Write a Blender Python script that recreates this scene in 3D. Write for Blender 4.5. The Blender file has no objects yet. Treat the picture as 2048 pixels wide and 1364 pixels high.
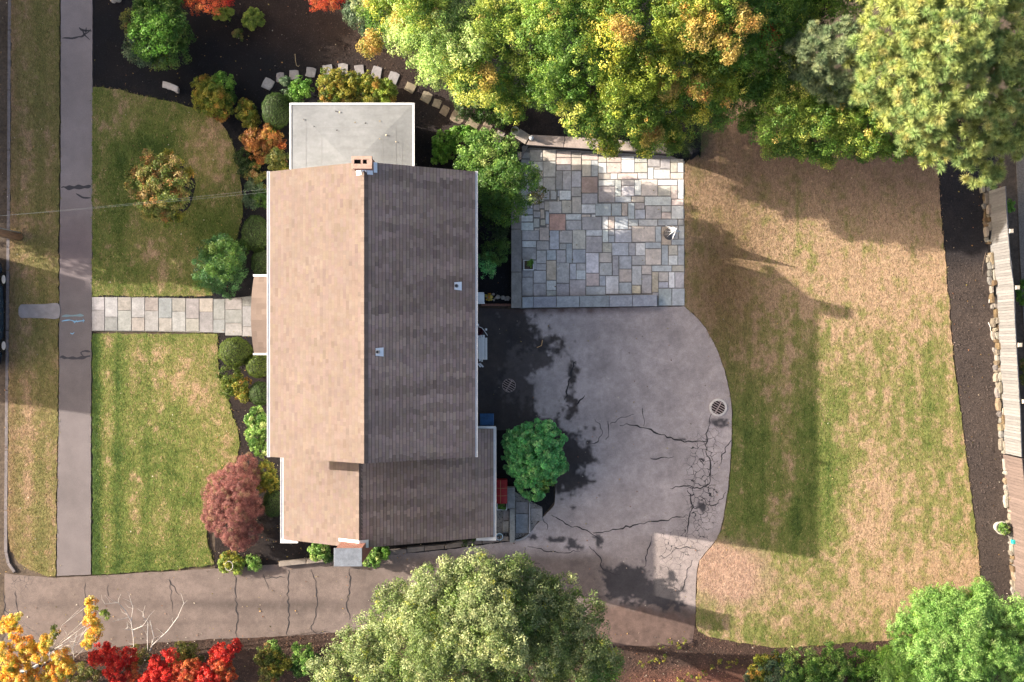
import bpy, math, random
import numpy as np
from mathutils import Vector, Matrix
from mathutils.geometry import delaunay_2d_cdt

# ------------------------------------------------------------------ camera, sky, sun, exposure
S = bpy.context.scene
CAM_H, MPP = 48.0, 0.022            # camera height, metres per photo pixel on the ground
cam = bpy.data.objects.new('camera', bpy.data.cameras.new('camera'))
S.collection.objects.link(cam)
cam.location = (0, 0, CAM_H)
cam.data.sensor_width = 36.0
cam.data.lens = 18.0 * CAM_H / (1024 * MPP)
cam.data.clip_end = 2000
S.camera = cam

SUN_EL = math.radians(20.9)
SUN_U = Vector((1.0, -0.265)).normalized()      # horizontal travel of the light
world = bpy.data.worlds.new('World'); S.world = world; world.use_nodes = True
wn = world.node_tree
bg = wn.nodes['Background']
sky = wn.nodes.new('ShaderNodeTexSky'); sky.sky_type = 'NISHITA'; sky.sun_disc = False
sky.sun_elevation = SUN_EL
sky.sun_rotation = math.atan2(-SUN_U.x, -SUN_U.y)
sky.air_density = 0.8; sky.dust_density = 6.0; sky.ozone_density = 0.0
wn.links.new(sky.outputs[0], bg.inputs[0]); bg.inputs[1].default_value = 0.128
sl = bpy.data.lights.new('sun', 'SUN'); sl.energy = 4.8; sl.angle = math.radians(0.4); sl.color = (1.0, 0.91, 0.80)
so = bpy.data.objects.new('sun', sl); S.collection.objects.link(so)
so.location = (-40, 12, 30)
so.rotation_euler = Vector((SUN_U.x * math.cos(SUN_EL), SUN_U.y * math.cos(SUN_EL), -math.sin(SUN_EL))).to_track_quat('-Z', 'Y').to_euler()
S.view_settings.view_transform = 'Standard'; S.view_settings.look = 'None'
S.view_settings.gamma = 1.0; S.view_settings.use_curve_mapping = False
S.view_settings.exposure = 1.42
S.cycles.max_bounces = 6; S.cycles.diffuse_bounces = 3; S.cycles.transmission_bounces = 3
S.cycles.use_denoising = True

# ------------------------------------------------------------------ helpers
rng = np.random.default_rng(7); rnd = random.Random(11)
C = S.collection
def P(px, py, z=0.0):               # photo pixel + real height -> world point
    k = MPP * (CAM_H - z) / CAM_H
    return Vector(((px - 1024) * k, (682 - py) * k, z))
def W(px, py): return ((px - 1024) * MPP, (682 - py) * MPP)
def toPx(X, Y): return X / MPP + 1024, 682 - Y / MPP
def lin(r, g, b):
    f = lambda c: ((c / 255 + .055) / 1.055) ** 2.4 if c > 10 else c / 255 / 12.92
    return np.array((f(r), f(g), f(b)))
def hashn(ix, iy, seed):
    h = (ix.astype(np.int64) * 374761393 + iy.astype(np.int64) * 668265263 + seed * 982451653) & 0xffffffff
    h = ((h ^ (h >> 13)) * 1274126177) & 0xffffffff
    return ((h ^ (h >> 16)) & 0xffff) / 65535.0
def vnoise(x, y, seed=0):
    x = np.asarray(x, float); y = np.asarray(y, float)
    ix = np.floor(x); iy = np.floor(y); fx = x - ix; fy = y - iy
    fx = fx * fx * (3 - 2 * fx); fy = fy * fy * (3 - 2 * fy)
    a = hashn(ix, iy, seed); b = hashn(ix + 1, iy, seed); c = hashn(ix, iy + 1, seed); d = hashn(ix + 1, iy + 1, seed)
    return (a * (1 - fx) + b * fx) * (1 - fy) + (c * (1 - fx) + d * fx) * fy
def fbm(x, y, seed=0, o=4):
    s = 0; a = .5; t = 0
    for i in range(o):
        s = s + a * vnoise(x, y, seed + i * 17); t += a; a *= .55; x = np.asarray(x) * 2.03; y = np.asarray(y) * 2.03
    return s / t
def sst(a, b, x):
    t = np.clip((np.asarray(x, float) - a) / (b - a), 0, 1); return t * t * (3 - 2 * t)

# ---- materials
MATS = {}
def mat(name, color=(.5, .5, .5), rough=.8, attr=None, objcol=False, noise=None, bump=None, trans=0, metal=0, spec=.3, wave=None, voron=None, brick=None, cells=None):
    """procedural material: base colour (constant, per-face attribute or object colour) x layered noise, bump, translucency"""
    if name in MATS: return MATS[name]
    m = bpy.data.materials.new(name); m.use_nodes = True; nt = m.node_tree; N = nt.nodes; L = nt.links
    b = N['Principled BSDF']; b.inputs['Roughness'].default_value = rough; b.inputs['Metallic'].default_value = metal
    b.inputs['Specular IOR Level'].default_value = spec
    geo = N.new('ShaderNodeNewGeometry')
    if attr:
        a = N.new('ShaderNodeAttribute'); a.attribute_name = attr; col = a.outputs['Color']
    elif objcol:
        a = N.new('ShaderNodeObjectInfo'); col = a.outputs['Color']
    else:
        a = N.new('ShaderNodeRGB'); a.outputs[0].default_value = (*color, 1); col = a.outputs[0]
    def mul(c1, c2):
        x = N.new('ShaderNodeMix'); x.data_type = 'RGBA'; x.blend_type = 'MULTIPLY'; x.inputs[0].default_value = 1
        L.new(c1, x.inputs[6]); L.new(c2, x.inputs[7]); return x.outputs[2]
    if brick:                                     # (scale, mortar colour, brick a, brick b)
        t = N.new('ShaderNodeTexBrick'); tc = N.new('ShaderNodeTexCoord')
        t.inputs['Color1'].default_value = (*brick[2], 1); t.inputs['Color2'].default_value = (*brick[3], 1); t.inputs['Mortar'].default_value = (*brick[1], 1)
        t.inputs['Scale'].default_value = brick[0]; t.inputs['Mortar Size'].default_value = .015; t.inputs['Brick Width'].default_value = .62; t.inputs['Row Height'].default_value = .21
        mp = N.new('ShaderNodeMapping'); mp.inputs['Rotation'].default_value = (math.radians(90), 0, math.radians(35))
        L.new(tc.outputs['Object'], mp.inputs[0]); L.new(mp.outputs[0], t.inputs['Vector']); col = t.outputs['Color']
    for (sc, lo, hi, stretch) in (noise or []):
        t = N.new('ShaderNodeTexNoise'); t.inputs['Scale'].default_value = sc; t.inputs['Detail'].default_value = 5; t.inputs['Roughness'].default_value = .62
        mp = N.new('ShaderNodeMapping'); mp.inputs['Scale'].default_value = stretch
        L.new(geo.outputs['Position'], mp.inputs[0]); L.new(mp.outputs[0], t.inputs['Vector'])
        r = N.new('ShaderNodeMapRange'); r.inputs[1].default_value = .3; r.inputs[2].default_value = .7; r.inputs[3].default_value = lo; r.inputs[4].default_value = hi
        L.new(t.outputs['Fac'], r.inputs[0]); col = mul(col, r.outputs[0])
    if voron:                                     # ragged dark cracks where the mask attribute allows: (attribute, scale, width, colour)
        w = N.new('ShaderNodeTexNoise'); w.inputs['Scale'].default_value = 3; w.inputs['Detail'].default_value = 4
        ad = N.new('ShaderNodeMix'); ad.data_type = 'RGBA'; ad.blend_type = 'LINEAR_LIGHT'; ad.inputs[0].default_value = .14
        L.new(geo.outputs['Position'], w.inputs['Vector']); L.new(geo.outputs['Position'], ad.inputs[6]); L.new(w.outputs['Color'], ad.inputs[7])
        v = N.new('ShaderNodeTexVoronoi'); v.feature = 'DISTANCE_TO_EDGE'; v.inputs['Scale'].default_value = voron[1]; L.new(ad.outputs[2], v.inputs['Vector'])
        va = N.new('ShaderNodeAttribute'); va.attribute_name = voron[0]
        ml = N.new('ShaderNodeMath'); ml.operation = 'MULTIPLY'; L.new(va.outputs['Fac'], ml.inputs[0]); ml.inputs[1].default_value = voron[2]
        lt = N.new('ShaderNodeMath'); lt.operation = 'LESS_THAN'; L.new(v.outputs['Distance'], lt.inputs[0]); L.new(ml.outputs[0], lt.inputs[1])
        x = N.new('ShaderNodeMix'); x.data_type = 'RGBA'; L.new(lt.outputs[0], x.inputs[0]); L.new(col, x.inputs[6]); x.inputs[7].default_value = (*voron[3], 1); col = x.outputs[2]
    L.new(col, b.inputs['Base Color'])
    if bump:
        prev = None
        for (sc, st, dist) in bump:
            t = N.new('ShaderNodeTexNoise'); t.inputs['Scale'].default_value = sc; t.inputs['Detail'].default_value = 6; t.inputs['Roughness'].default_value = .65
            L.new(geo.outputs['Position'], t.inputs['Vector'])
            bp = N.new('ShaderNodeBump'); bp.inputs['Strength'].default_value = st; bp.inputs['Distance'].default_value = dist
            L.new(t.outputs['Fac'], bp.inputs['Height'])
            if prev: L.new(prev, bp.inputs['Normal'])
            prev = bp.outputs[0]
        L.new(prev, b.inputs['Normal'])
    if trans:
        tr = N.new('ShaderNodeBsdfTranslucent'); L.new(col, tr.inputs[0])
        mx = N.new('ShaderNodeMixShader'); mx.inputs[0].default_value = trans
        L.new(b.outputs[0], mx.inputs[1]); L.new(tr.outputs[0], mx.inputs[2]); L.new(mx.outputs[0], N['Material Output'].inputs[0])
    MATS[name] = m; return m
U = (1, 1, 1)

# ---- objects
def tag(o, label=None, cat=None, group=None, kind=None):
    if label: o['label'] = label
    if cat: o['category'] = cat
    if group: o['group'] = group
    if kind: o['kind'] = kind
    return o
def thing(name, label, cat, loc=(0, 0, 0), group=None):
    loc = (*loc, 0) if len(loc) == 2 else loc; o = bpy.data.objects.new(name, None); C.objects.link(o); o.location = loc; o.empty_display_size = .2
    return tag(o, label, cat, group)
def link(name, me, m, parent=None, color=None):
    o = bpy.data.objects.new(name, me); C.objects.link(o)
    if m is not None and not me.materials: me.materials.append(m)
    if color is not None: o.color = (*color[:3], 1)
    if parent is not None:
        o.parent = parent
        o.matrix_parent_inverse = world_of(parent).inverted()
    return o
def world_of(o):
    m = Matrix.Translation(o.location) @ o.rotation_euler.to_matrix().to_4x4()
    if o.parent: m = world_of(o.parent) @ o.matrix_parent_inverse @ m
    return m
class MB:
    """mesh builder: verts + faces (+ one colour per face)"""
    def __init__(s): s.v = []; s.f = []; s.c = []
    def face(s, pts, c=None):
        n = len(s.v); s.v += [tuple(p) for p in pts]; s.f.append(tuple(range(n, n + len(pts)))); s.c.append(c)
    def box(s, x0, x1, y0, y1, z0, z1, c=None, ch=0.0):
        s.prism([(x0, y0), (x1, y0), (x1, y1), (x0, y1)], z0, z1, ch, c)
    def prism(s, poly, z0, z1, ch=0.0, c=None, tilt=(0, 0)):
        """closed prism over a CCW polygon; ch = chamfer of the top edge"""
        area = sum(poly[i][0] * poly[(i + 1) % len(poly)][1] - poly[(i + 1) % len(poly)][0] * poly[i][1] for i in range(len(poly)))
        if area < 0: poly = poly[::-1]
        n = len(poly); b = len(s.v); cx = sum(p[0] for p in poly) / n; cy = sum(p[1] for p in poly) / n
        zt = lambda x, y: z1 + (x - cx) * tilt[0] + (y - cy) * tilt[1]
        s.v += [(x, y, z0) for x, y in poly]; s.v += [(x, y, zt(x, y) - ch) for x, y in poly]; k = 2
        if ch:
            ins = []
            for x, y in poly:
                d = math.hypot(x - cx, y - cy) or 1; q = ch * 1.3 / d; ins.append((x + (cx - x) * q, y + (cy - y) * q))
            s.v += [(x, y, zt(x, y)) for x, y in ins]; k = 3
        for l in range(k - 1):
            for i in range(n):
                j = (i + 1) % n; s.f.append((b + l * n + i, b + l * n + j, b + (l + 1) * n + j, b + (l + 1) * n + i)); s.c.append(c)
        s.f.append(tuple(range(b + (k - 1) * n, b + k * n))); s.c.append(c)
        s.f.append(tuple(range(b + n - 1, b - 1, -1))); s.c.append(c)
    def tube(s, pts, radii, seg=7, c=None, cap=True):
        pts = [Vector(p) for p in pts]; b = len(s.v); n = len(pts)
        for i, p in enumerate(pts):
            d = (pts[min(i + 1, n - 1)] - pts[max(i - 1, 0)]).normalized()
            a = d.cross(Vector((.31, .52, .8))).normalized(); e = d.cross(a); r = radii[i] if hasattr(radii, '__len__') else radii
            for k in range(seg):
                t = 2 * math.pi * k / seg; s.v.append(tuple(p + a * (r * math.cos(t)) + e * (r * math.sin(t))))
        for i in range(n - 1):
            for k in range(seg):
                j = (k + 1) % seg; s.f.append((b + i * seg + k, b + i * seg + j, b + (i + 1) * seg + j, b + (i + 1) * seg + k)); s.c.append(c)
        if cap:
            s.f.append(tuple(b + k for k in range(seg))[::-1]); s.c.append(c)
            s.f.append(tuple(b + (n - 1) * seg + k for k in range(seg))); s.c.append(c)
    def lathe(s, cx, cy, prof, seg=24, c=None):
        b = len(s.v)
        for r, z in prof:
            for k in range(seg):
                t = 2 * math.pi * k / seg; s.v.append((cx + r * math.cos(t), cy + r * math.sin(t), z))
        for i in range(len(prof) - 1):
            for k in range(seg):
                j = (k + 1) % seg; s.f.append((b + i * seg + k, b + i * seg + j, b + (i + 1) * seg + j, b + (i + 1) * seg + k)); s.c.append(c)
    def build(s, name, m, parent=None, color=None, smooth=False):
        me = bpy.data.meshes.new(name); me.from_pydata(s.v, [], s.f)
        if any(c is not None for c in s.c):
            at = me.attributes.new('col', 'FLOAT_COLOR', 'FACE'); a = np.ones((len(s.f), 4))
            a[:, :3] = [c if c is not None else (.5, .5, .5) for c in s.c]; at.data.foreach_set('color', a.ravel())
        if smooth: me.shade_smooth()
        me.update(); return link(name, me, m, parent, color)
def rawmesh(name, verts, nper, cols):
    """fast mesh of equal-sized polygons; one colour per polygon"""
    nv = len(verts); nf = nv // nper
    me = bpy.data.meshes.new(name); me.vertices.add(nv); me.vertices.foreach_set('co', np.ascontiguousarray(verts, np.float32).ravel())
    me.loops.add(nv); me.loops.foreach_set('vertex_index', np.arange(nv, dtype=np.int32))
    me.polygons.add(nf); me.polygons.foreach_set('loop_start', np.arange(0, nv, nper, dtype=np.int32))
    at = me.attributes.new('col', 'FLOAT_COLOR', 'FACE'); a = np.ones((nf, 4), np.float32); a[:, :3] = cols; at.data.foreach_set('color', a.ravel())
    me.update(); me.validate(); return me
def spline(pts, step=6, closed=False):
    """Catmull-Rom through pixel points"""
    out = []; n = len(pts); rngi = range(n if closed else n - 1)
    for i in rngi:
        g = (lambda k: pts[k % n]) if closed else (lambda k: pts[min(max(k, 0), n - 1)])
        p0, p1, p2, p3 = g(i - 1), g(i), g(i + 1), g(i + 2)
        m = max(1, int(math.hypot(p2[0] - p1[0], p2[1] - p1[1]) / step))
        for k in range(m):
            t = k / m
            out.append(tuple(.5 * (2 * p1[d] + (p2[d] - p0[d]) * t + (2 * p0[d] - 5 * p1[d] + 4 * p2[d] - p3[d]) * t * t + (3 * p1[d] - p0[d] - 3 * p2[d] + p3[d]) * t ** 3) for d in (0, 1)))
    if not closed: out.append(tuple(pts[-1]))
    return out
def inside(poly, x, y):
    poly = np.asarray(poly); r = np.zeros(len(x), bool); n = len(poly)
    for i in range(n):
        x1, y1 = poly[i]; x2, y2 = poly[(i + 1) % n]
        if y1 == y2: continue
        c = ((y1 > y) != (y2 > y)) & (x < (x2 - x1) * (y - y1) / (y2 - y1) + x1); r ^= c
    return r
SHEETS = {}
def sheet(name, poly, z, m, colfn=None, grid=12, zfn=None, jit=0.0, extra=None, skirt=0.08, parent=None):
    """ground sheet over a pixel polygon, triangulated on a grid, with colour / mask attributes evaluated per vertex and a turned-down edge"""
    bd = []
    n = len(poly)
    for i in range(n):
        a, b = poly[i], poly[(i + 1) % n]; k = max(1, int(math.hypot(a[0] - b[0], a[1] - b[1]) / 7))
        for q in range(k): bd.append((a[0] + (b[0] - a[0]) * q / k, a[1] + (b[1] - a[1]) * q / k))
    if jit: bd = [(x + (vnoise(x / 9, y / 9, 3) - .5) * 2 * jit + rnd.uniform(-jit, jit) * .4, y + (vnoise(x / 9, y / 9, 5) - .5) * 2 * jit + rnd.uniform(-jit, jit) * .4) for x, y in bd]
    bd = [(float(x), float(y)) for x, y in bd]
    a = np.array(bd); x0, y0 = a.min(0); x1, y1 = a.max(0)
    gx, gy = np.meshgrid(np.arange(x0 + grid / 2, x1, grid), np.arange(y0 + grid / 2, y1, grid)); gx = gx.ravel() + rng.uniform(-.25, .25, gx.size) * grid; gy = gy.ravel() + rng.uniform(-.25, .25, gy.size) * grid
    k = inside(bd, gx, gy); gx, gy = gx[k], gy[k]
    co = [Vector(p) for p in bd] + [Vector((float(p), float(q))) for p, q in zip(gx, gy)]
    nb = len(bd)
    v, e, f, ov, oe, of = delaunay_2d_cdt(co, [(i, (i + 1) % nb) for i in range(nb)], [], 1, 1e-4)
    px = np.array([p.x for p in v]); py = np.array([p.y for p in v])
    X = (px - 1024) * MPP; Y = (682 - py) * MPP
    Z = np.full(len(v), z, float) + (zfn(px, py) if zfn else 0)
    V = [tuple(q) for q in np.stack([X, Y, Z], 1)]; F = []
    for q in f:
        q = tuple(q); p0, p1, p2 = (V[i] for i in q[:3])
        if (p1[0] - p0[0]) * (p2[1] - p0[1]) - (p1[1] - p0[1]) * (p2[0] - p0[0]) < 0: q = q[::-1]
        F.append(q)
    first = {}
    for i, o in enumerate(ov):
        for s in o:
            if s < nb: first[s] = i
    base = len(V)
    for i in range(nb):
        x, y, zz = V[first.get(i, 0)]; V.append((x, y, zz - skirt))
    for i in range(nb):
        j = (i + 1) % nb
        if i in first and j in first: F.append((first[i], first[j], base + j, base + i))
    allx = np.concatenate([px, [bd[i][0] for i in range(nb)]]); ally = np.concatenate([py, [bd[i][1] for i in range(nb)]])
    me = bpy.data.meshes.new(name); me.from_pydata(V, [], F)
    if colfn is not None:
        at = me.attributes.new('col', 'FLOAT_COLOR', 'POINT'); ca = np.ones((len(V), 4)); ca[:, :3] = colfn(allx, ally); at.data.foreach_set('color', ca.ravel())
    for nm, fn in (extra or {}).items():
        at = me.attributes.new(nm, 'FLOAT', 'POINT'); at.data.foreach_set('value', np.asarray(fn(allx, ally), np.float32))
    me.update(); o = link(name, me, m, parent)
    if parent is None: tag(o, kind='structure')
    SHEETS[name] = bd
    return o
def gauss(px, py, cx, cy, sx, sy): return np.exp(-((px - cx) / sx) ** 2 - ((py - cy) / sy) ** 2)
def mixc(a, b, t): t = np.clip(t, 0, 1)[:, None]; return np.asarray(a) * (1 - t) + np.asarray(b) * t
# ------------------------------------------------------------------ the setting: ground sheets
GREEN = np.array((.115, .146, .032)); DKGREEN = np.array((.042, .074, .015)); TAN = np.array((.385, .255, .160)); BROWN = np.array((.17, .108, .058)); SOIL = np.array((.37, .24, .165))
m_ground = mat('bare_earth', (.10, .075, .055), .95, noise=[(.7, .7, 1.2, U), (9, .6, 1.3, U)], bump=[(14, .6, .03)])
g = MB(); g.face([(-400, -400, -.06), (400, -400, -.06), (400, 400, -.06), (-400, 400, -.06)])
tag(g.build('ground', m_ground), kind='structure')

def raised(px, py):                    # the planted bank above the terrace
    px = np.asarray(px, float); py = np.asarray(py, float)
    bank = sst(830, 985, px) * (1 - sst(1370, 1440, px)) * .45
    line = np.where(px > 1040, 289 + (px - 1053) * .06, 300.)
    side = np.where(px > 1043, (py < line) * 1.0, 1 - sst(300, 520, py))
    return bank * side
# ---- black mulch beds
def mulch_col(px, py):
    d = fbm(px / 60, py / 60, 5)
    br = gauss(px, py, 610, 40, 150, 70) + gauss(px, py, 780, 120, 120, 110) + .8 * gauss(px, py, 1000, 250, 120, 60) + .5 * gauss(px, py, 470, 900, 80, 300)
    c = mixc((.0075, .0078, .0105), (.045, .028, .020), br * .75 + (d - .55) * .6)
    return c * (.75 + .6 * fbm(px / 7, py / 7, 9, 3))[:, None]
m_mulch = mat('bark_mulch', attr='col', rough=.95, noise=[(28, .5, 1.6, U), (90, .6, 1.4, U)], bump=[(30, .9, .05), (110, .6, .02)])
sheet('garden_bed', [(187, -260), (1400, -260), (1400, 330), (1373, 330), (1335, 303), (1055, 287), (1040, 330), (1040, 608), (440, 608), (440, 597), (187, 597)], 0.0, m_mulch, mulch_col, 14, raised)
sheet('shrub_bed', [(430, 660), (956, 660), (956, 860), (1108, 860), (1108, 1004), (1086, 1030), (1056, 1068), (1010, 1090), (900, 1100), (670, 1122), (560, 1130), (430, 1143)], 0.0, m_mulch, lambda x, y: mulch_col(x, y) * (1.2, 1.1, 1.0), 14)
def strip_col(px, py):
    c = mixc((.016, .0155, .019), (.062, .047, .040), sst(480, 560, py) * .9 + (fbm(px / 50, py / 50, 31) - .5) * .5)
    return c * (.75 + .6 * fbm(px / 8, py / 8, 33, 3))[:, None]
sheet('boundary_bed', spline([(1862, 240), (2000, 240), (1985, 330), (1974, 400), (1974, 470), (1984, 600), (1995, 720), (2006, 840), (2018, 960), (2028, 1080), (2040, 1200), (2046, 1290), (1962, 1250), (1948, 1050), (1936, 950), (1922, 820), (1910, 720), (1900, 620), (1890, 500), (1880, 400)], 12, True), 0.0, m_mulch, strip_col, 14)
def soil_col(px, py):
    c = mixc((.055, .034, .026), (.14, .062, .042), gauss(px, py, 1390, 1378, 130, 32) * 1.5 + (fbm(px / 30, py / 30, 41) - .5) * .6)
    return c * (.6 + .9 * fbm(px / 9, py / 9, 43, 3))[:, None]
sheet('verge_bed', [(-200, 1330), (60, 1326), (145, 1300), (275, 1281), (408, 1272), (579, 1266), (723, 1254), (900, 1240), (1210, 1240), (1260, 1250), (1405, 1255), (1500, 1270), (1800, 1255), (2100, 1210), (2100, 1560), (-200, 1560)], 0.0, m_mulch, soil_col, 16)
# ---- street and kerb
m_street = mat('street_asphalt', (.045, .048, .058), .9, noise=[(2, .8, 1.2, U), (60, .7, 1.3, U)], bump=[(90, .4, .01)])
st = sheet('street', [(-700, -900), (17, -900), (16, 0), (15, 380), (11, 760), (9, 1100), (10, 1340), (8, 2200), (-700, 2200)], -0.10, m_street, None, 60)
m_kerb = mat('granite_kerb', (.17, .15, .15), .85, noise=[(6, .75, 1.15, U), (70, .8, 1.2, U)], bump=[(40, .3, .01)])
kx = [(17, -60), (16, 60), (15.5, 180), (15, 300), (14.5, 420), (13, 540), (12, 660), (11, 780), (10, 900), (9, 1020), (9, 1105), (14, 1128), (27, 1146)]
kerb = thing('kerb', 'low granite kerb stones edging the street beside the grass verge', 'kerb', (*W(13, 560), 0))
for i in range(len(kx) - 1):
    (xa, ya), (xb, yb) = kx[i], kx[i + 1]; d = Vector((xb - xa, yb - ya)); d.normalize(); nx, ny = -d.y, d.x; q = 1.0
    b = MB(); b.prism([W(xa + d.x * q, ya + d.y * q), W(xb - d.x * .3, yb - d.y * .3), W(xb - d.x * .3 - nx * 6, yb - d.y * .3 - ny * 6), W(xa + d.x * q - nx * 6, ya + d.y * q - ny * 6)], -.2, .03 + rnd.uniform(-.008, .008), .012)
    b.build('kerb_stone', m_kerb, kerb)
# ---- lawns
m_lawn = mat('lawn_turf', attr='col', rough=.95, noise=[(12, .68, 1.32, (1, .4, 1)), (40, .60, 1.42, (1, .4, 1))], bump=[(16, .22, .02), (60, .25, .01)])
m_blade = mat('grass_blade', attr='col', rough=.9, trans=.18, spec=.1)
JIT = [0]; FINE = np.random.default_rng(5)
def lawn_mix(px, py, d, seed, jit=0):
    """d = dryness 0..1; on the rear lawn it also carries painted house shade"""
    n = fbm(px / 30, py / 55, seed) - .5; n2 = fbm(px / 12, py / 17, seed + 5, 4) - .5; n3 = fbm(px / 3.2, py / 6, seed + 9, 3) - .5; j = FINE.normal(0, JIT[0], len(px)) if JIT[0] else 0
    t = np.clip(d + n * .35 + n2 * .40 + n3 * .4 + j, 0, 1)
    c = mixc(DKGREEN, GREEN, t * 3.4); c = mixc(c, (.250, .210, .080), (t - .30) * 2.3)
    dry = sst(.60, .80, d + n * .35 + n2 * .95 + n3 * .55 + j * .8)
    return mixc(c, TAN, dry * .9)
def rear_col(px, py):
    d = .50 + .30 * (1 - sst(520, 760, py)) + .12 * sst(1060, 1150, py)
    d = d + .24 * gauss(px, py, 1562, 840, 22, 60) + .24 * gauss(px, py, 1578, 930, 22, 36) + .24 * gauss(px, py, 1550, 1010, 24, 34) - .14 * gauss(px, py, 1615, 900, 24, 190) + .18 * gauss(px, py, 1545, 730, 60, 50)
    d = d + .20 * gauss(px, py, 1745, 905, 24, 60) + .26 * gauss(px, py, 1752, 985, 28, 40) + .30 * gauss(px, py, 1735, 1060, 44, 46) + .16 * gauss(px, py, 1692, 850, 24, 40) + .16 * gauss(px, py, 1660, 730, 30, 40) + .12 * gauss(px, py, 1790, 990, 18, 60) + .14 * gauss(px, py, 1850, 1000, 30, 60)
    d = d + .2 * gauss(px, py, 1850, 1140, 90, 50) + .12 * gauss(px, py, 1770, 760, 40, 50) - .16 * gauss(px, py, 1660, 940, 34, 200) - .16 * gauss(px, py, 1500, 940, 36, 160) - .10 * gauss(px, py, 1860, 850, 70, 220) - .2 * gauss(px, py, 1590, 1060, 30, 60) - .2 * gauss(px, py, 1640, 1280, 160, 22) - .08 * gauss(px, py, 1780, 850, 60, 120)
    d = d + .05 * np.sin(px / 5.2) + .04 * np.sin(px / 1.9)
    d = d + .10 * sst(1560, 1760, px) - .14 * gauss(px, py, 1540, 920, 110, 190)  # house shadow painted in: darker grass inside it, lighter past its edge
    c = lawn_mix(px, py, d, 51)
    soil = gauss(px, py, 1462, 1152, 80, 64) * 2.0 + 1.0 * gauss(px, py, 1430, 1120, 40, 40) - .35 + (fbm(px / 14, py / 14, 57) - .5) * .9
    c = mixc(c, SOIL * (.85 + .35 * fbm(px / 5, py / 5, 59, 3))[:, None], soil)
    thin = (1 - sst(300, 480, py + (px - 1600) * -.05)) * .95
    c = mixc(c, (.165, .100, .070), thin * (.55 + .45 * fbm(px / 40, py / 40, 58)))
    c = mixc(c, (.135, .085, .042), .85 * gauss(px, py, 1450, 560, 90, 200))  # brown painted in to deepen the house shadow
    return c
REAR = spline([(1369, 330), (1369, 470), (1369, 610)], 8)[:-1] + spline([(1369, 612), (1402, 642), (1430, 688), (1449, 738), (1462, 795), (1466, 850), (1462, 930), (1456, 990), (1442, 1062), (1424, 1092), (1400, 1122), (1394, 1165), (1393, 1238), (1406, 1268), (1480, 1285), (1560, 1295), (1640, 1289), (1720, 1284), (1800, 1277), (1900, 1250), (1960, 1200)], 8)[:-1] + spline([(1961, 1165), (1950, 1050), (1938, 960), (1925, 860), (1915, 780), (1905, 700), (1897, 600), (1890, 520), (1882, 440), (1875, 340), (1862, 210)], 8) + [(1600, 190), (1405, 200), (1395, 300)]
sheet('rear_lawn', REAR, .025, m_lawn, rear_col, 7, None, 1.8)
def front_col(px, py):
    d = .33 - .22 * gauss(px, px, 192, px, 8, 1) - .25 * gauss(px, px, 237, px, 9, 1) - .15 * gauss(px, px, 296, px, 9, 1) + .14 * gauss(px, px, 215, px, 8, 1) + .12 * gauss(px, px, 266, px, 10, 1) + .05 * sst(330, 420, px) + .22 * gauss(px, py, 350, 780, 90, 70) - .3 * gauss(px, py, 190, 950, 12, 300)
    d = d + .2 * gauss(px, py, 300, 1050, 30, 60) - .12 * sst(1060, 1130, py) + .15 * gauss(px, py, 330, 700, 120, 40) + .08 * gauss(px, py, 440, 800, 40, 150)
    return lawn_mix(px, py, d, 61)
FRONT = [(185, 667), (300, 668), (434, 668)] + spline([(435, 672), (437, 735), (452, 790), (472, 850), (479, 885), (468, 930), (440, 960), (420, 1000), (415, 1080), (428, 1128)], 8) + [(400, 1133), (300, 1142), (186, 1149)]
sheet('front_lawn', FRONT, .025, m_lawn, front_col, 7, None, 1.8)
def upper_col(px, py):
    d = .40 + .30 * gauss(px, py, 430, 300, 60, 90) + .16 * gauss(px, py, 330, 500, 70, 60) - .22 * gauss(px, py, 240, 380, 20, 120) - .3 * gauss(px, py, 300, 290, 60, 30) - .2 * gauss(px, py, 430, 470, 60, 40) + .2 * gauss(px, py, 250, 230, 50, 40)
    return lawn_mix(px, py, d, 71) * .92
UPPER = [(185, 592), (185, 175)] + spline([(190, 173), (240, 181), (300, 195), (360, 208), (410, 225), (445, 250), (466, 290), (478, 340), (485, 400), (483, 440), (470, 480), (440, 510), (420, 550), (425, 592)], 8)
sheet('upper_lawn', UPPER, .025, m_lawn, upper_col, 7, None, 1.8)
def verge_col(px, py):
    d = .50 + .14 * np.sin((px - 40) / 9.0) + .25 * (1 - sst(22, 42, px)) + .22 * gauss(px, py, 70, 850, 40, 70) - .2 * sst(95, 112, px)
    return mixc(lawn_mix(px, py, d, 81), BROWN, .42 + .3 * (1 - sst(20, 50, px)))
VERGE = [(23, -60), (118, -60), (119, 300), (117, 590), (116, 820), (113, 1000), (112, 1152), (90, 1150)] + spline([(60, 1140), (32, 1118), (18, 1080), (16, 1000)], 8) + [(18, 780), (20, 560), (22, 300)]
sheet('verge_lawn', VERGE, .025, m_lawn, verge_col, 7, None, 1.8)
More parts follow.
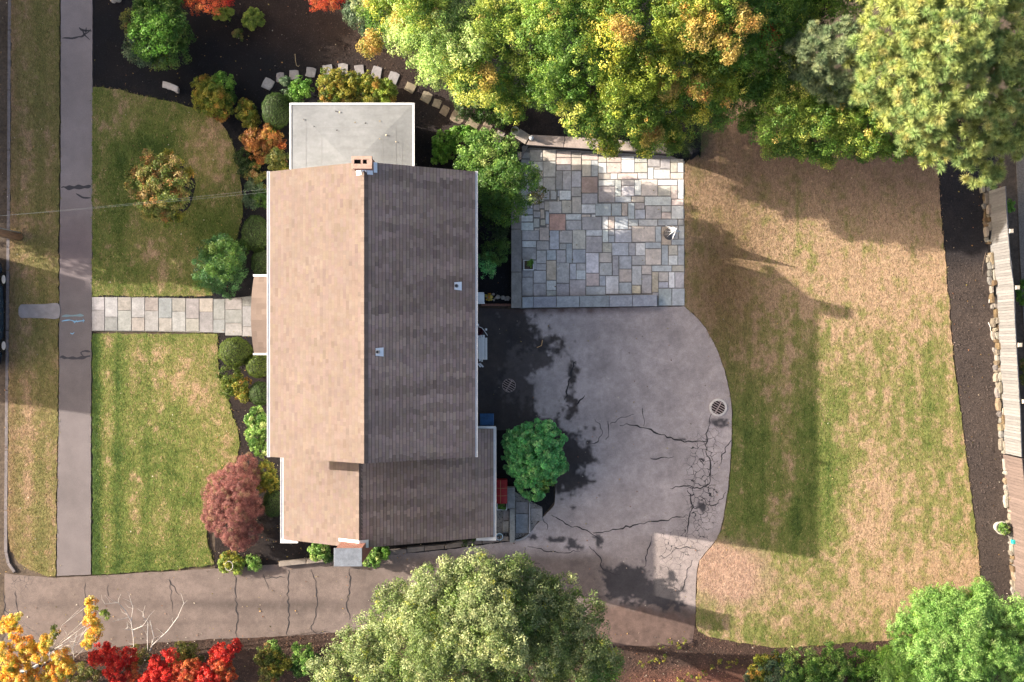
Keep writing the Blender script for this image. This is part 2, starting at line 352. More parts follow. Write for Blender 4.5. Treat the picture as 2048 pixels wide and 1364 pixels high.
def blades(name, poly, n, colfn, seed):
    """short turf: nobody could count it, one object per lawn"""
    r = np.random.default_rng(seed); a = np.array(poly); x0, y0 = a.min(0); x1, y1 = a.max(0)
    x0, x1, y0, y1 = max(x0, -20), min(x1, 2070), max(y0, -20), min(y1, 1390)
    px = r.uniform(x0, x1, n * 2); py = r.uniform(y0, y1, n * 2); k = inside(poly, px, py); px, py = px[k][:n], py[k][:n]; n = len(px)
    JIT[0] = .20; c = colfn(px, py) * r.uniform(.5, 1.6, (n, 1)); JIT[0] = 0; c = c * r.uniform(.93, 1.07, (n, 3))
    px = px + r.normal(0, 1.8, n); py = py + r.normal(0, 1.8, n); b = np.stack([(px - 1024) * MPP, (682 - py) * MPP, np.full(n, .029)], 1)
    t = r.normal(0, .55, n) + np.pi * r.integers(0, 2, n); h = r.uniform(.002, .010, n); w = r.uniform(.007, .014, n); ln = r.uniform(.04, .14, n); t2 = t + r.uniform(-.3, .3, n) + np.pi / 2
    s = np.stack([np.cos(t), np.sin(t), 0 * t], 1) * w[:, None]; tip = b + np.stack([np.cos(t2) * ln, np.sin(t2) * ln, h], 1)
    v = np.stack([b - s, b + s, tip], 1).reshape(-1, 3)
    tag(link(name, rawmesh(name, v, 3, c), m_blade), 'short mown grass blades covering the ' + name.replace('_grass', '').replace('_', ' ') + ' lawn', 'grass', kind='stuff')
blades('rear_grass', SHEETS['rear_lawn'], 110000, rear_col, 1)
blades('front_grass', SHEETS['front_lawn'], 36000, front_col, 2)
blades('upper_grass', SHEETS['upper_lawn'], 32000, upper_col, 3)
blades('verge_grass', SHEETS['verge_lawn'], 26000, verge_col, 4)
# ---- sidewalk and driveway
m_walk = mat('sidewalk_asphalt', attr='col', rough=.9, noise=[(1.2, .88, 1.1, U), (45, .82, 1.18, U), (130, .85, 1.15, U)], bump=[(80, .35, .01)])
def walk_col(px, py):
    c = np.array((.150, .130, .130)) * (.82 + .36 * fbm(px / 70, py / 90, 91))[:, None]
    c = c * (1 + .45 * (1 - sst(400, 520, py)))[:, None]; c = mixc(c, (.150, .115, .12), .75 * gauss(px, py, 150, 490, 80, 70)); return c  # upper stretch painted paler to lift the shade on it
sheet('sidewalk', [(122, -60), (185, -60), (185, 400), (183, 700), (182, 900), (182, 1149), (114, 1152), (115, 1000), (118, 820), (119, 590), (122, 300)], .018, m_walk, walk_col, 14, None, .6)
m_drive = mat('driveway_asphalt', attr='col', rough=.88, noise=[(.9, .84, 1.14, U), (6, .9, 1.1, U), (40, .74, 1.26, U), (140, .8, 1.2, U)], bump=[(70, .5, .012)], voron=('gator', 3.1, .030, (.035, .032, .034)))
def drive_col(px, py):
    n = fbm(px / 60, py / 60, 101); r2 = fbm(px / 16, py / 16, 103)
    c = np.array((.385, .328, .312)) * (.62 + .50 * n + .26 * fbm(px / 130, py / 130, 119, 3))[:, None]
    c = mixc(c, np.array((.148, .115, .101)) * (.86 + .3 * n)[:, None], sst(1085, 1125, py) * (1 - sst(1180, 1300, px)) * .97)                     # older, browner surface along the drive
    c = mixc(c, np.array((.285, .235, .215)) * (.8 + .4 * n)[:, None], sst(1050, 1090, py) * .8 * sst(1180, 1300, px))
    c = mixc(c, np.array((.112, .084, .073)) * (.45 + .6 * n + .6 * fbm(px / 9, py / 9, 149, 5))[:, None], sst(1165, 1215, py - (px - 1210) * .12 + (fbm(px / 20, py / 20, 141, 5) - .5) * 60) * sst(1150, 1200, px))
    c = mixc(c, (.095, .075, .067), .6 * gauss(px, py, 380, 1207, 400, 12) + .6 * gauss(px, py, 560, 1215, 120, 16) + .35 * gauss(px, py, 420, 1245, 400, 6) + .5 * gauss(px, py, 740, 1195, 40, 30))
    r3 = fbm(px / 9, py / 9, 107, 5); r4 = fbm(px / 34, py / 26, 109, 5)
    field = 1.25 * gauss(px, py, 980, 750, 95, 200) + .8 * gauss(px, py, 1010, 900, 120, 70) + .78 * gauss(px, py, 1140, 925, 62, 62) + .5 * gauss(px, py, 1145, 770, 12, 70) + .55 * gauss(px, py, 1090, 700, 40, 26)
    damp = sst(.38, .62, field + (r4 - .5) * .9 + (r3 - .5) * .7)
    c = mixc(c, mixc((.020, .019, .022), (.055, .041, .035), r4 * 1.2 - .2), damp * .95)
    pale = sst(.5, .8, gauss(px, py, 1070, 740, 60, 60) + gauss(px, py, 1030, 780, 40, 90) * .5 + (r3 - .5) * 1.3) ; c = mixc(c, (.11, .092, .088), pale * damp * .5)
    c = c * (.80 + .4 * r3)[:, None]
    tar = sst(.44, .70, 1.15 * gauss(px, py, 1255, 1165, 66, 40) + .9 * gauss(px, py, 1330, 1200, 50, 28) + .75 * gauss(px, py, 1197, 1082, 14, 16) + .8 * gauss(px, py, 1120, 1080, 32, 9) + .8 * gauss(px, py, 1150, 1095, 24, 9) + .7 * gauss(px, py, 1145, 1015, 10, 8) + .6 * gauss(px, py, 1435, 845, 28, 14) + .72 * gauss(px, py, 1402, 1015, 15, 13) + .65 * gauss(px, py, 1060, 1075, 26, 10) + .6 * gauss(px, py, 1365, 877, 18, 5) + .6 * gauss(px, py, 1085, 675, 22, 14) + .6 * gauss(px, py, 1345, 1155, 14, 12) + (r2 - .5) * .5 + (fbm(px / 11, py / 8, 131, 5) - .5) * 1.1)
    c = mixc(c, (.030, .029, .034), tar * .88)
    dirt = sst(.45, .75, sst(1185, 1235, py + (px - 1210) * -.10) * sst(1150, 1200, px) * 1.0 + (r2 - .5) * .8)
    c = mixc(c, np.array((.120, .078, .063)) * (.5 + 1.0 * fbm(px / 8, py / 8, 151, 5))[:, None], dirt * .9)
    edge = sst(0, 1, gauss(px, py, 1150, 618, 140, 10)); c = mixc(c, (.12, .068, .054), edge * .85 * (r2 * 1.6))
    return c
def gator(px, py): return np.clip(1.35 * gauss(px, py, 1405, 1000, 34, 75) + 1.0 * gauss(px, py, 1395, 930, 26, 60) + .9 * gauss(px, py, 1350, 1090, 60, 45) + 1.0 * gauss(px, py, 40, 1165, 30, 25) + 1.0 * gauss(px, py, 1425, 880, 25, 40) + 1.0 * gauss(px, py, 1340, 1180, 40, 50) - .35, 0, .8)
DRIVE = [(9, 1146), (30, 1150), (60, 1152), (113, 1156), (182, 1152), (300, 1145), (430, 1137), (560, 1128), (670, 1119), (800, 1108), (905, 1098), (1010, 1084)] + spline([(1030, 1082), (1056, 1068), (1074, 1048), (1090, 1030), (1108, 1010), (1111, 985)], 6) + [(1111, 860), (957, 860), (957, 616), (1045, 618), (1368, 613)] + spline([(1370, 614), (1402, 644), (1430, 690), (1448, 740), (1461, 797), (1464, 850), (1460, 930), (1454, 990), (1440, 1062), (1422, 1092), (1398, 1122), (1392, 1165), (1391, 1242)], 8) + [(1385, 1286), (1300, 1292), (1215, 1290), (1100, 1262), (900, 1250), (723, 1260), (579, 1272), (408, 1279), (275, 1288), (145, 1308), (60, 1330), (9, 1340)]
drive = sheet('driveway', DRIVE, .006, m_drive, drive_col, 4, None, .8, {'gator': gator})
# ---- cracks: ragged sunken seams filled with tar / grit, thin ribbons on the paving
m_crack = mat('crack_fill', (.034, .031, .033), .95)
m_seal = mat('crack_sealer', (.035, .034, .042), .6)
def crack(pts, w, parent, m=m_crack, z=.012, rag=1.5, name='crack'):
    q = spline(pts, 3); b = MB(); n = len(q); L = []; R = []
    for i, (x, y) in enumerate(q):
        x1, y1 = q[min(i + 1, n - 1)]; x0, y0 = q[max(i - 1, 0)]; d = math.hypot(x1 - x0, y1 - y0) or 1; nx, ny = -(y1 - y0) / d, (x1 - x0) / d
        o = (float(vnoise(i * .45, pts[0][0], 7)) - .5) * 2 * rag; ww = w * (.45 + 1.1 * float(vnoise(i * .35, pts[0][1], 8))) * (.35 + .65 * min(1, 4 * min(i, n - 1 - i) / n + .1))
        L.append((*W(x + nx * (o + ww / 2), y + ny * (o + ww / 2)), z)); R.append((*W(x + nx * (o - ww / 2), y + ny * (o - ww / 2)), z))
    for i in range(n - 1): b.face([L[i], L[i + 1], R[i + 1], R[i]])
    b.build(name, m, parent)
for pts, w in [([(1103, 1030), (1140, 1050), (1178, 1064), (1200, 1078)], 2.4), ([(1186, 1068), (1225, 1060), (1280, 1048), (1330, 1040), (1376, 1030)], 3.2), ([(1180, 1092), (1200, 1118), (1206, 1140), (1240, 1150)], 2.4), ([(1240, 852), (1265, 848), (1290, 856), (1320, 868), (1350, 878), (1390, 884), (1412, 880)], 3.4), ([(1285, 816), (1289, 838), (1286, 852)], 2), ([(1190, 838), (1205, 862), (1196, 880), (1180, 890)], 2.2), ([(1215, 842), (1218, 862), (1212, 880)], 2), ([(1220, 850), (1240, 836), (1268, 830)], 1.6), ([(1340, 978), (1370, 973), (1400, 975), (1418, 968), (1420, 930), (1412, 890), (1418, 850), (1424, 828)], 3.2), ([(1376, 978), (1384, 1010), (1378, 1040), (1372, 1075)], 2.8), ([(1400, 990), (1420, 1010), (1440, 1000), (1452, 985)], 2.4), ([(1438, 930), (1450, 900), (1462, 880)], 2.2), ([(1304, 1072), (1295, 1100), (1290, 1135)], 2.2), ([(1324, 1118), (1350, 1100), (1380, 1095), (1400, 1100)], 2), ([(1385, 1120), (1372, 1150), (1366, 1180), (1340, 1172)], 2.4), ([(1300, 918), (1320, 916), (1348, 912)], 2.4), ([(1150, 722), (1140, 760), (1130, 800)], 4), ([(1150, 810), (1165, 795), (1168, 790)], 3), ([(8, 1178), (9, 1230), (8, 1300)], 2), ([(30, 1182), (35, 1215), (33, 1235)], 1.8), ([(10, 1215), (20, 1232)], 1.4), ([(172, 1165), (170, 1200), (167, 1240)], 1.8), ([(216, 1170), (218, 1192)], 1.6), ([(335, 1157), (350, 1175), (358, 1190)], 1.6), ([(340, 1155), (342, 1190), (344, 1225)], 1.2), ([(470, 1146), (472, 1200), (474, 1235), (472, 1275)], 3), ([(578, 1140), (576, 1190), (578, 1230), (574, 1270)], 2.8), ([(525, 1154), (570, 1154)], 1.6), ([(528, 1148), (536, 1178)], 1.2), ([(622, 1138), (632, 1170), (634, 1215), (624, 1262), (660, 1264)], 2.2), ([(700, 1136), (698, 1180), (694, 1205), (700, 1240)], 2.6), ([(1055, 1090), (1085, 1100), (1120, 1105), (1160, 1102)], 1.8), ([(1052, 1095), (1050, 1118), (1080, 1128)], 1.6), ([(1085, 1038), (1094, 1050), (1092, 1060)], 1.8)]:
    crack(pts, w * .72, drive, rag=2.6)
sw = bpy.data.objects['sidewalk']
for pts, w in [([(124, 76), (148, 76), (166, 72), (182, 58)], 3), ([(158, 56), (172, 62), (184, 62)], 3.4), ([(166, 60), (168, 70), (180, 80)], 2.6), ([(174, 55), (172, 66)], 2.4), ([(123, 374), (150, 375), (182, 372)], 7), ([(152, 388), (165, 394), (182, 396)], 2.6), ([(120, 714), (150, 716), (181, 713)], 6), ([(166, 712), (163, 706), (170, 703), (182, 704)], 3)]:
    crack(pts, w, sw, m_seal, .024, 1.2, 'sealed_crack')
m_chalk = mat('marking_paint', (.20, .42, .62), .9)
for pts, w in [([(124, 642), (140, 640), (152, 643), (169, 641)], 2.4), ([(146, 640), (150, 646), (153, 640), (156, 645)], 1.4), ([(166, 637), (169, 641), (166, 645)], 1.2), ([(141, 666), (145, 668), (149, 665)], 1.4)]:
    crack(pts, w, sw, m_chalk, .026, .3, 'utility_marking')
crack([(124, 632), (150, 631), (168, 631)], 4.5, sw, mat('faded_marking_paint', (.17, .25, .28), .9), .0255, .6, 'utility_marking')
b = MB(); b.prism([W(*p) for p in spline([(42, 609), (60, 608.5), (90, 608), (118, 608), (118, 636), (90, 636.5), (60, 636), (42, 635.5), (38, 630), (38, 615)], 4, True)], -.05, .05, .012)
m_conc = mat('concrete', (.24, .225, .23), .9, noise=[(3, .8, 1.15, U), (60, .8, 1.2, U)], bump=[(60, .35, .01)])
tag(b.build('stepping_slab', m_conc), 'long pale concrete slab crossing the grass verge to the street', 'paving slab')
# ---- neighbouring ground beyond the fence
sheet('neighbour_path', [(2030, 250), (2140, 250), (2150, 800), (2056, 800), (2040, 500)], -.02, mat('gravel_path', (.16, .14, .12), .95, noise=[(20, .6, 1.4, U)], bump=[(40, .6, .02)]), None, 30)

def chips(name, label, poly, n, cols, zf, seed):
    r = np.random.default_rng(seed); a = np.array(poly); x0, y0 = np.maximum(a.min(0), -20); x1, y1 = np.minimum(a.max(0), (2070, 1390)); px = r.uniform(x0, x1, n * 2); py = r.uniform(y0, y1, n * 2); k = inside(poly, px, py)
    for nm in ('upper_lawn', 'front_lawn', 'rear_lawn', 'driveway'): k &= ~inside(SHEETS[nm], px, py)
    px, py = px[k][:n], py[k][:n]; n = len(px)
    p = np.stack([(px - 1024) * MPP, (682 - py) * MPP, zf(px, py) + r.uniform(.012, .035, n)], 1); t = r.uniform(0, 6.283, n); l = r.uniform(.008, .030, n); w = l * r.uniform(.2, .45, n)
    u = np.stack([np.cos(t), np.sin(t), r.normal(0, .35, n)], 1); v = np.stack([-np.sin(t), np.cos(t), r.normal(0, .35, n)], 1)
    q = np.stack([p - u * l[:, None] - v * w[:, None], p + u * l[:, None] - v * w[:, None], p + u * l[:, None] + v * w[:, None], p - u * l[:, None] + v * w[:, None]], 1).reshape(-1, 3)
    c = cols(px, py) * np.exp(r.normal(0, .40, (n, 1))) * (1 + 1.0 * (r.random((n, 1)) < .04)); tag(link(name, rawmesh(name, q, 4, c), mat('bark_chip', attr='col', rough=.9)), label, 'mulch', kind='stuff')
zz = lambda x, y: np.zeros(len(x))
chips('garden_bark_chips', 'black bark chips strewn over the north garden bed', SHEETS['garden_bed'], 60000, lambda x, y: mulch_col(x, y) * 1.5, raised, 21)
chips('shrub_bark_chips', 'dark bark chips strewn over the beds in front of the house', SHEETS['shrub_bed'], 25000, lambda x, y: mulch_col(x, y) * 1.6, zz, 22)
chips('boundary_bark_chips', 'brown bark chips on the long bed by the fence', SHEETS['boundary_bed'], 14000, lambda x, y: strip_col(x, y) * 1.0, zz, 23)
chips('verge_bark_chips', 'brown bark and litter on the bottom bed', SHEETS['verge_bed'], 40000, lambda x, y: soil_col(x, y) * 1.4, zz, 24)
# ------------------------------------------------------------------ flagstone terrace, path, walls, steps
m_flag = mat('flagstone', objcol=True, rough=.85, noise=[(.6, .80, 1.14, U), (3.5, .80, 1.16, U), (12, .84, 1.14, U), (70, .88, 1.12, U)], bump=[(14, .25, .012), (90, .2, .004)])
m_joint = mat('joint_grit', (.25, .23, .21), .95, noise=[(40, .6, 1.4, U)], bump=[(60, .5, .01)])
FC = {'g': (.30, .285, .275), 'b': (.27, .30, .325), 'w': (.47, .47, .46), 't': (.37, .31, .235), 'r': (.25, .135, .085), 'o': (.42, .17, .085), 'p': (.43, .32, .255), 'd': (.22, .21, .205), 'y': (.43, .33, .19), 'm': (.29, .255, .24)}
FC = {k: tuple(np.array(v) * .5 + .5 * (.4 * np.mean(v) + .6 * .335) * np.array((1.05, 1.0, .95))) for k, v in FC.items()}
def stone(name, poly, z0, z1, parent, c, m=m_flag, ch=.008):
    b = MB(); b.prism(poly, z0, z1 + rnd.uniform(-.005, .005), ch, None, (rnd.uniform(-.004, .004), rnd.uniform(-.004, .004)))
    v = rnd.uniform(.9, 1.1); return b.build(name, m, parent, [x * v * rnd.uniform(.97, 1.03) for x in c])
def rect(x0, y0, x1, y1, gap=.34):
    j = lambda: rnd.uniform(-.25, .25)
    return [W(x0 + gap + j(), y1 - gap + j()), W(x1 - gap + j(), y1 - gap + j()), W(x1 - gap + j(), y0 + gap + j()), W(x0 + gap + j(), y0 + gap + j())]
STONES = """1163 354 1195.5 386 r;1164 387 1195 408 g;1143 375 1162.5 393 m;1119 381 1142 400 w;1144 394 1162.5 427 t;1123.5 401 1143 427 t;1098 403 1123 427 g;1098.5 428 1131 461 o;1131.5 428 1162.5 440 w;1132 441 1163 460 g;1191 407 1222 432 b;1164 434 1203.6 460 g;1143 342 1162 374 b;1125 342 1142.5 380 g;1112 342 1124.5 380 d;1086.6 323 1111.5 354 g;1086.6 355 1111 380 d;1164 321 1182 353 t;1182.7 321 1196 353 b;1143 316 1162.5 341 t;1113 316 1142 329 p;1113 330 1142 341 g;
1044 461 1078 481 m;1079 455 1098 481 p;1099 461 1118 499 b;1119 461 1144.4 486 m;1145 460 1171 498 t;1172 460 1204 472 w;1172 473 1204 505 m;1044 482 1072 495 w;1044 496 1072 519 d;1073 482 1098 500 g;1073 501 1092 527 g;1093 500 1112 520 b;1113 500 1131.5 526 g;1132.5 487 1144 526 b;1145 499 1171 526 b;1119 487 1132 499 d;1172 506 1197.5 546 w;1198.5 506 1223 525 t;1073 528 1092 540 g;1093 521 1112 560 y;1113 526 1138.5 566 g;1139.5 527 1152 559 b;1152.8 527 1171 540 g;1152.8 540.5 1171 559 w;1044 520 1066 537 d;1044 538 1066 554 d;1067 541 1092 566 g;1172 547 1198 572 p;1199 552 1211 572 b;1199 526 1224 551 g;1044 555 1066 592 g;1066.5 567 1092 592 g;1093 561 1112 581 w;1093 581.5 1112 592 g;1113 567 1138.5 592 g;1139.5 560 1171 592 m;1172 573 1211 590 b;
1211.6 552 1237 588 w;1238 565 1263 588 b;1225 512 1237 551 g;1238 512 1263 538 b;1238 538.5 1263 564 p;1264 532 1283 570 g;1264 571 1281 587 y;1283.5 531 1303 549 t;1283.5 550 1303 587 g;1304 544 1316 584 y;1304 531 1343 543 b;1344 531 1368 543 t;1317 544 1336.5 563 t;1337 544 1349 576 w;1349.5 544 1368 576 g;1317 564 1336 576 b;1317 577 1343 611 b;1344 577 1369 611 b;1224 486 1257 511 b;1257.6 486 1270 511 g;1271 486 1290 511 w;1290.5 485 1322 497 b;1290.5 498 1322 530 p;1323 491 1336 530 b;1337 491 1355 510 t;1337 511 1355 530 w;1356 491 1368 530 b;1264 512 1290 530 g;1205 486 1223.5 505 t;1205 460 1216.5 485 w;1217 471 1229 485 b;1217 460 1229 470 g;1230 460 1263 485 b;1264 453 1310 484 p;1311 453 1322 484 b;1323 453 1342 490 y;1343 479 1368 490 b;1357 452 1368 478 g;1343 452 1356 478 m;
1214 326 1242 346 p;1243 319 1269 345 w;1270 326 1295 345 t;1296 335 1307 358 w;1308 339 1340 358 w;1341 325 1354 345 t;1355 325 1367 345 w;1236 347 1275 358.5 p;1221 347 1235 358.5 w;1197 347 1220 358.5 t;1276 346 1295 358 g;1341 346 1367 358 p;1197 360 1229.5 372 w;1197 373 1229.5 405 m;1230 360 1242 392 w;1243 360 1268.5 371 g;1243 372 1268.5 392 w;1269 360 1282 391 w;1282.5 359 1315 392 t;1316 360 1354.5 371 w;1316 372 1341.5 392 t;1342 372 1355 398 p;1355.5 359 1367 398 w;1230 393 1262 405 b;1263 393 1288 405 t;1289 393 1342 411 w;1343 399 1367 411 p;1343 412 1367 438 w;1223 407 1243 432 b;1244 407 1255 432 p;1256 406 1269 438 b;1270 406 1289 418 m;1270 419 1290 438 b;1291 412 1322 438 m;1323 425 1342 438 p;1323 412 1342 424 g;1229.5 433 1256 459 b;1217 433 1228.5 459 p;1204.5 433 1216 459 w;1257 439 1276 452 b;1277 439 1315 452 g;1316 439 1355 451 b;1356 439 1367 451 d;1257 453 1263 459 g;
1197 326 1213 346 w;1164 308 1196 320 p;1197 312 1213 325 t;1214 314 1242 325 p;1270 316 1295 325 g;1296 318 1320 334 d;1321 318 1340 338 m;1341 318 1367 324 t;1113 303 1142 315 p;1143 306 1163 315 t;1086 300 1112 322 t;1060 300 1085 322 m"""
patio = sheet('patio', [(1041, 303), (1060, 295), (1340, 312), (1369, 322), (1369.5, 611.5), (1041, 617)], .012, m_joint, None, 20)
cov = np.zeros((330, 335), bool)
for s in STONES.replace('\n', '').split(';'):
    a = s.split(); x0, y0, x1, y1 = map(float, a[:4]); stone('paving_stone', rect(x0, y0, x1, y1), -.02, .045, patio, np.array(FC[a[4]]) * 1.66)
    cov[max(0, int(y0 - 295)):int(y1 - 295) + 1, max(0, int(x0 - 1041)):int(x1 - 1041) + 1] = True
for y in range(0, 300, 2):                # fill what is left of the pattern
    for x in range(0, 328, 2):
        if y < 6 + max(0, (x - 12)) * .045 + 3 or cov[y, x]: continue
        w = 1
        mw = rnd.choice((12, 18, 25, 32)); mh = rnd.choice((12, 18, 25))
        while w < mw and x + w < 327 and not cov[y, x + w]: w += 1
        h = 1
        while h < mh and y + h < 297 and not cov[y + h, x:x + w].any(): h += 1
        if w < 4 or h < 4: continue
        cov[y:y + h + 1, x:x + w + 1] = True
        stone('paving_stone', rect(1041 + x, 295 + y, 1041 + x + w, 295 + y + h), -.02, .045, patio, np.array(FC[rnd.choice('ggbtmwp')]) * 1.66)
# front path
path = sheet('front_path', [(184, 594), (300, 594.5), (420, 598), (450, 598), (500, 592), (540, 592), (540, 675), (500, 673), (452, 666), (300, 663), (184, 662)], .012, m_joint, None, 20)
cols = [(25, 180, (85, 242, 490), 'wg'), (183, 338, (85, 326, 490), 'wb'), (341, 502, (85, 246, 492), 'pw'), (505, 662, (90, 331, 495), 'wp'), (665, 827, (92, 251, 495), 'pw'), (830, 990, (95, 337, 497), 'bt'), (993, 1155, (97, 256, 497), 'tw'), (1158, 1318, (100, 343, 500), 'gt'), (1321, 1484, (100, 264, 512), 'pg'), (1487, 1628, (105, 352, 517), 'bb'), (1631, 1834, (105, 235, 398, 550), 'ggg'), (1837, 2010, (80, 193, 442, 560), 'gbb')]
for x0, x1, ys, cs in cols:
    for i, c in enumerate(cs):
        stone('paving_stone', rect(180 + x0 / 6.02, 580 + ys[i] / 6.02, 180 + x1 / 6.02, 580 + ys[i + 1] / 6.02, .4), -.02, .045, path, (np.array(FC[c]) * .55 + .45 * np.array((.40, .385, .37))) * .70)
# stepping stones curving through the mulch
def zr(px, py): return float(raised(np.array([px]), np.array([py]))[0])
SS = [(536, 168, 11, 12, 28), (561, 155, 8, 10, -5), (589, 150, 10, 10, -4), (622, 145, 10.5, 10, 6), (656, 140, 10, 11, -8), (686, 139, 10, 12, 4), (719, 141, 10, 11, -4), (754, 145, 10, 12, 12), (787, 157, 10.5, 13, 20), (821, 176, 11, 10, 28), (853, 195, 11, 11, 24), (874, 208, 8.5, 9, 20), (890, 223, 8, 10, 26), (916, 237, 14, 12, 30), (944, 255, 14, 13, 34), (972, 262, 10, 13, 30)]
gs = 'stepping stones through the mulch'
where = ['pale blue-grey stepping stone at the western start of the curving garden path', 'small ragged stepping stone second from the western start of the garden path', 'square stepping stone third from the western start beside the bent rod', 'rounded square stepping stone fourth from the western start of the garden path', 'fifth stepping stone from the west, above the yellow-green shrub row', 'sixth stepping stone from the west, above the yellow-green shrub row', 'seventh stepping stone from the west, above the yellow-green shrub row', 'eighth stepping stone from the west, where the garden path begins to bend', 'ninth stepping stone from the west, just off the corner of the yellow-green shrubs', 'tenth stepping stone from the west, north-east of the grey roof corner', 'square tan stepping stone eleventh from the west beside the grey roof', 'smallest tan stepping stone, between two larger ones east of the grey roof', 'narrow tan stepping stone thirteenth from the west east of the grey roof', 'large tan stepping stone fourteenth from the west on the curving path', 'broad stepping stone just above the leafy shrub by the house', 'last broken stepping stone before the terrace steps']
for (x, y, a, b_, r), lb in zip(SS, where):
    pts = []; c, s = math.cos(math.radians(r)), math.sin(math.radians(r))
    for ux, uy in ((-1, -1), (.1, -1.04), (1, -.95), (1.03, .1), (.97, 1), (-.1, 1.02), (-1, .94), (-1.02, -.1)):
        ux, uy = ux * a * .92 + rnd.uniform(-1, 1), uy * b_ * .92 + rnd.uniform(-1, 1); pts.append(W(x + ux * c - uy * s, y + ux * s + uy * c))
    z = zr(x, y); o = stone('stepping_stone', pts, z - .06, z + .05, None, (.26, .25, .25) if x < 800 else (.24, .195, .14), ch=.012); tag(o, lb, 'stepping stone', gs)
# terrace walls with coping stones
m_cope = mat('coping_stone', objcol=True, rough=.88, noise=[(2.5, .72, 1.15, U), (12, .85, 1.12, U), (80, .88, 1.12, U)], bump=[(20, .3, .012), (90, .25, .005)])
m_wallst = mat('wall_masonry', (.20, .155, .13), .92, noise=[(8, .6, 1.3, U), (50, .8, 1.2, U)], bump=[(12, .8, .05)])
wn_ = thing('retaining_wall', 'low stone wall with pale coping along the north edge of the terrace', 'wall', (*W(1190, 293), 0))
def coping(parent, quads, z0, z1, c, core):
    b = MB(); b.prism([W(*p) for p in core], -.1, z0); b.build('wall_core', m_wallst, parent)
    for q in quads: stone('coping_stone', [W(*p) for p in q], z0 + .002, z1, parent, c, m_cope, .014)
coping(wn_, [[(1029, 278), (1050, 292), (1061, 275), (1040, 262)], [(1053, 293.5), (1126.4, 298.5), (1128, 277), (1062.5, 274)], [(1127.4, 298.6), (1200, 303), (1201, 282), (1129, 277)], [(1201, 303), (1269, 306), (1270, 287), (1202, 282)], [(1270, 306), (1340, 311), (1341, 292), (1271, 287)]], .42, .50, (.42, .345, .295), [(1031, 277), (1051, 291), (1055, 292), (1339, 309.6), (1340, 293), (1062, 276), (1042, 264)])
ws = thing('retaining_wall', 'long low wall with blue-grey coping between the terrace and the driveway', 'wall', (*W(1170, 605), 0))
q = [1044, 1066, 1112, 1158, 1217, 1263, 1312]
coping(ws, [[(q[i] + .4, 616 - i * .55), (q[i + 1] - .4, 616 - (i + 1) * .55), (q[i + 1] - .4, 595 - (i + 1) * .8), (q[i] + .4, 595 - i * .8)] for i in range(6)], .32, .40, (.35, .36, .39), [(1045, 614.5), (1311, 611), (1311, 592), (1045, 596.5)])
ww_ = thing('retaining_wall', 'weathered grey wall along the house side of the terrace', 'wall', (*W(1032, 470), 0))
q = [306, 384, 460, 545, 617]
coping(ww_, [[(1022.6, q[i + 1] - .5), (1042.8, q[i + 1] - .5), (1042.8, q[i] + .5), (1022.6, q[i] + .5)] for i in range(4)], .30, .385, (.29, .265, .25), [(1024, 616), (1041.5, 616), (1041.5, 308), (1024, 308)])
stp = thing('garden_steps', 'short flight of stone steps from the garden path down to the terrace', 'steps', (*W(1020, 290), 0))
for i in range(4):
    ox, oy = 991 + i * 15.0, 271 + i * 7.6
    b = MB(); b.prism([W(ox + 6, oy - 11 + 3), W(ox + 20, oy - 4 + 3), W(ox + 7, oy + 24), W(ox - 8, oy + 17)], -.1, .47 - i * .115, .012)
    b.build('tread', m_cope, stp, (.40 - .02 * i, .33 - .015 * i, .29 - .01 * i))
# stone edging in front of the wing, along the drive
we = thing('retaining_wall', 'mossy stone wall between the wing of the house and the drive', 'wall', (*W(880, 1095), 0))
xs = [560, 615, 668, 730, 775, 815, 850, 890, 930, 965, 1000, 1018]
for i in range(len(xs) - 1):
    f = lambda x: 1131 - (x - 560) * .108 if x < 905 else 1093 - (x - 905) * .125
    a, c = xs[i] + .5, xs[i + 1] - .5
    stone('wall_stone', [W(a, f(a)), W(c, f(c)), W(c + rnd.uniform(-1, 1), f(c) - rnd.uniform(8, 11)), W(a + rnd.uniform(-1, 1), f(a) - rnd.uniform(8, 11))], -.1, .28 + rnd.uniform(-.03, .03), we, (.21, .18, .155), m_cope, .02)

# ------------------------------------------------------------------ the house
m_shingle = mat('asphalt_shingle', attr='col', rough=.93, spec=.15, noise=[(.55, .94, 1.05, (1, 1, 1)), (3.2, .93, 1.07, (.22, 1.0, 1)), (60, .86, 1.14, U)], bump=[(120, .5, .006)])
m_white = mat('white_trim', (.76, .76, .76), .5, noise=[(1.5, .86, 1.04, U), (14, .9, 1.04, U)])
m_side = mat('clapboard', (.72, .70, .66), .6, noise=[(5, .9, 1.05, U)])
m_glass = mat('window_glass', (.03, .035, .04), .08, spec=.6)
m_brick = mat('chimney_brick', brick=(2.6, (.42, .37, .33), (.36, .13, .085), (.27, .095, .062)), rough=.9, noise=[(30, .8, 1.2, U)], bump=[(50, .4, .01)])
m_lead = mat('lead_cap', (.19, .21, .245), .55, noise=[(4, .7, 1.2, U), (25, .85, 1.1, U)], metal=.2)
m_flash = mat('metal_flashing', (.75, .77, .80), .35, metal=.3)
m_black = mat('soot', (.008, .008, .008), .95)
house = thing('house', 'white house with brown shingle roofs, grey porch roof and lower wing', 'house', (-5, -.5, 0))
TANSH = np.array((.185, .142, .120)); DKSH = np.array((.20, .145, .12))
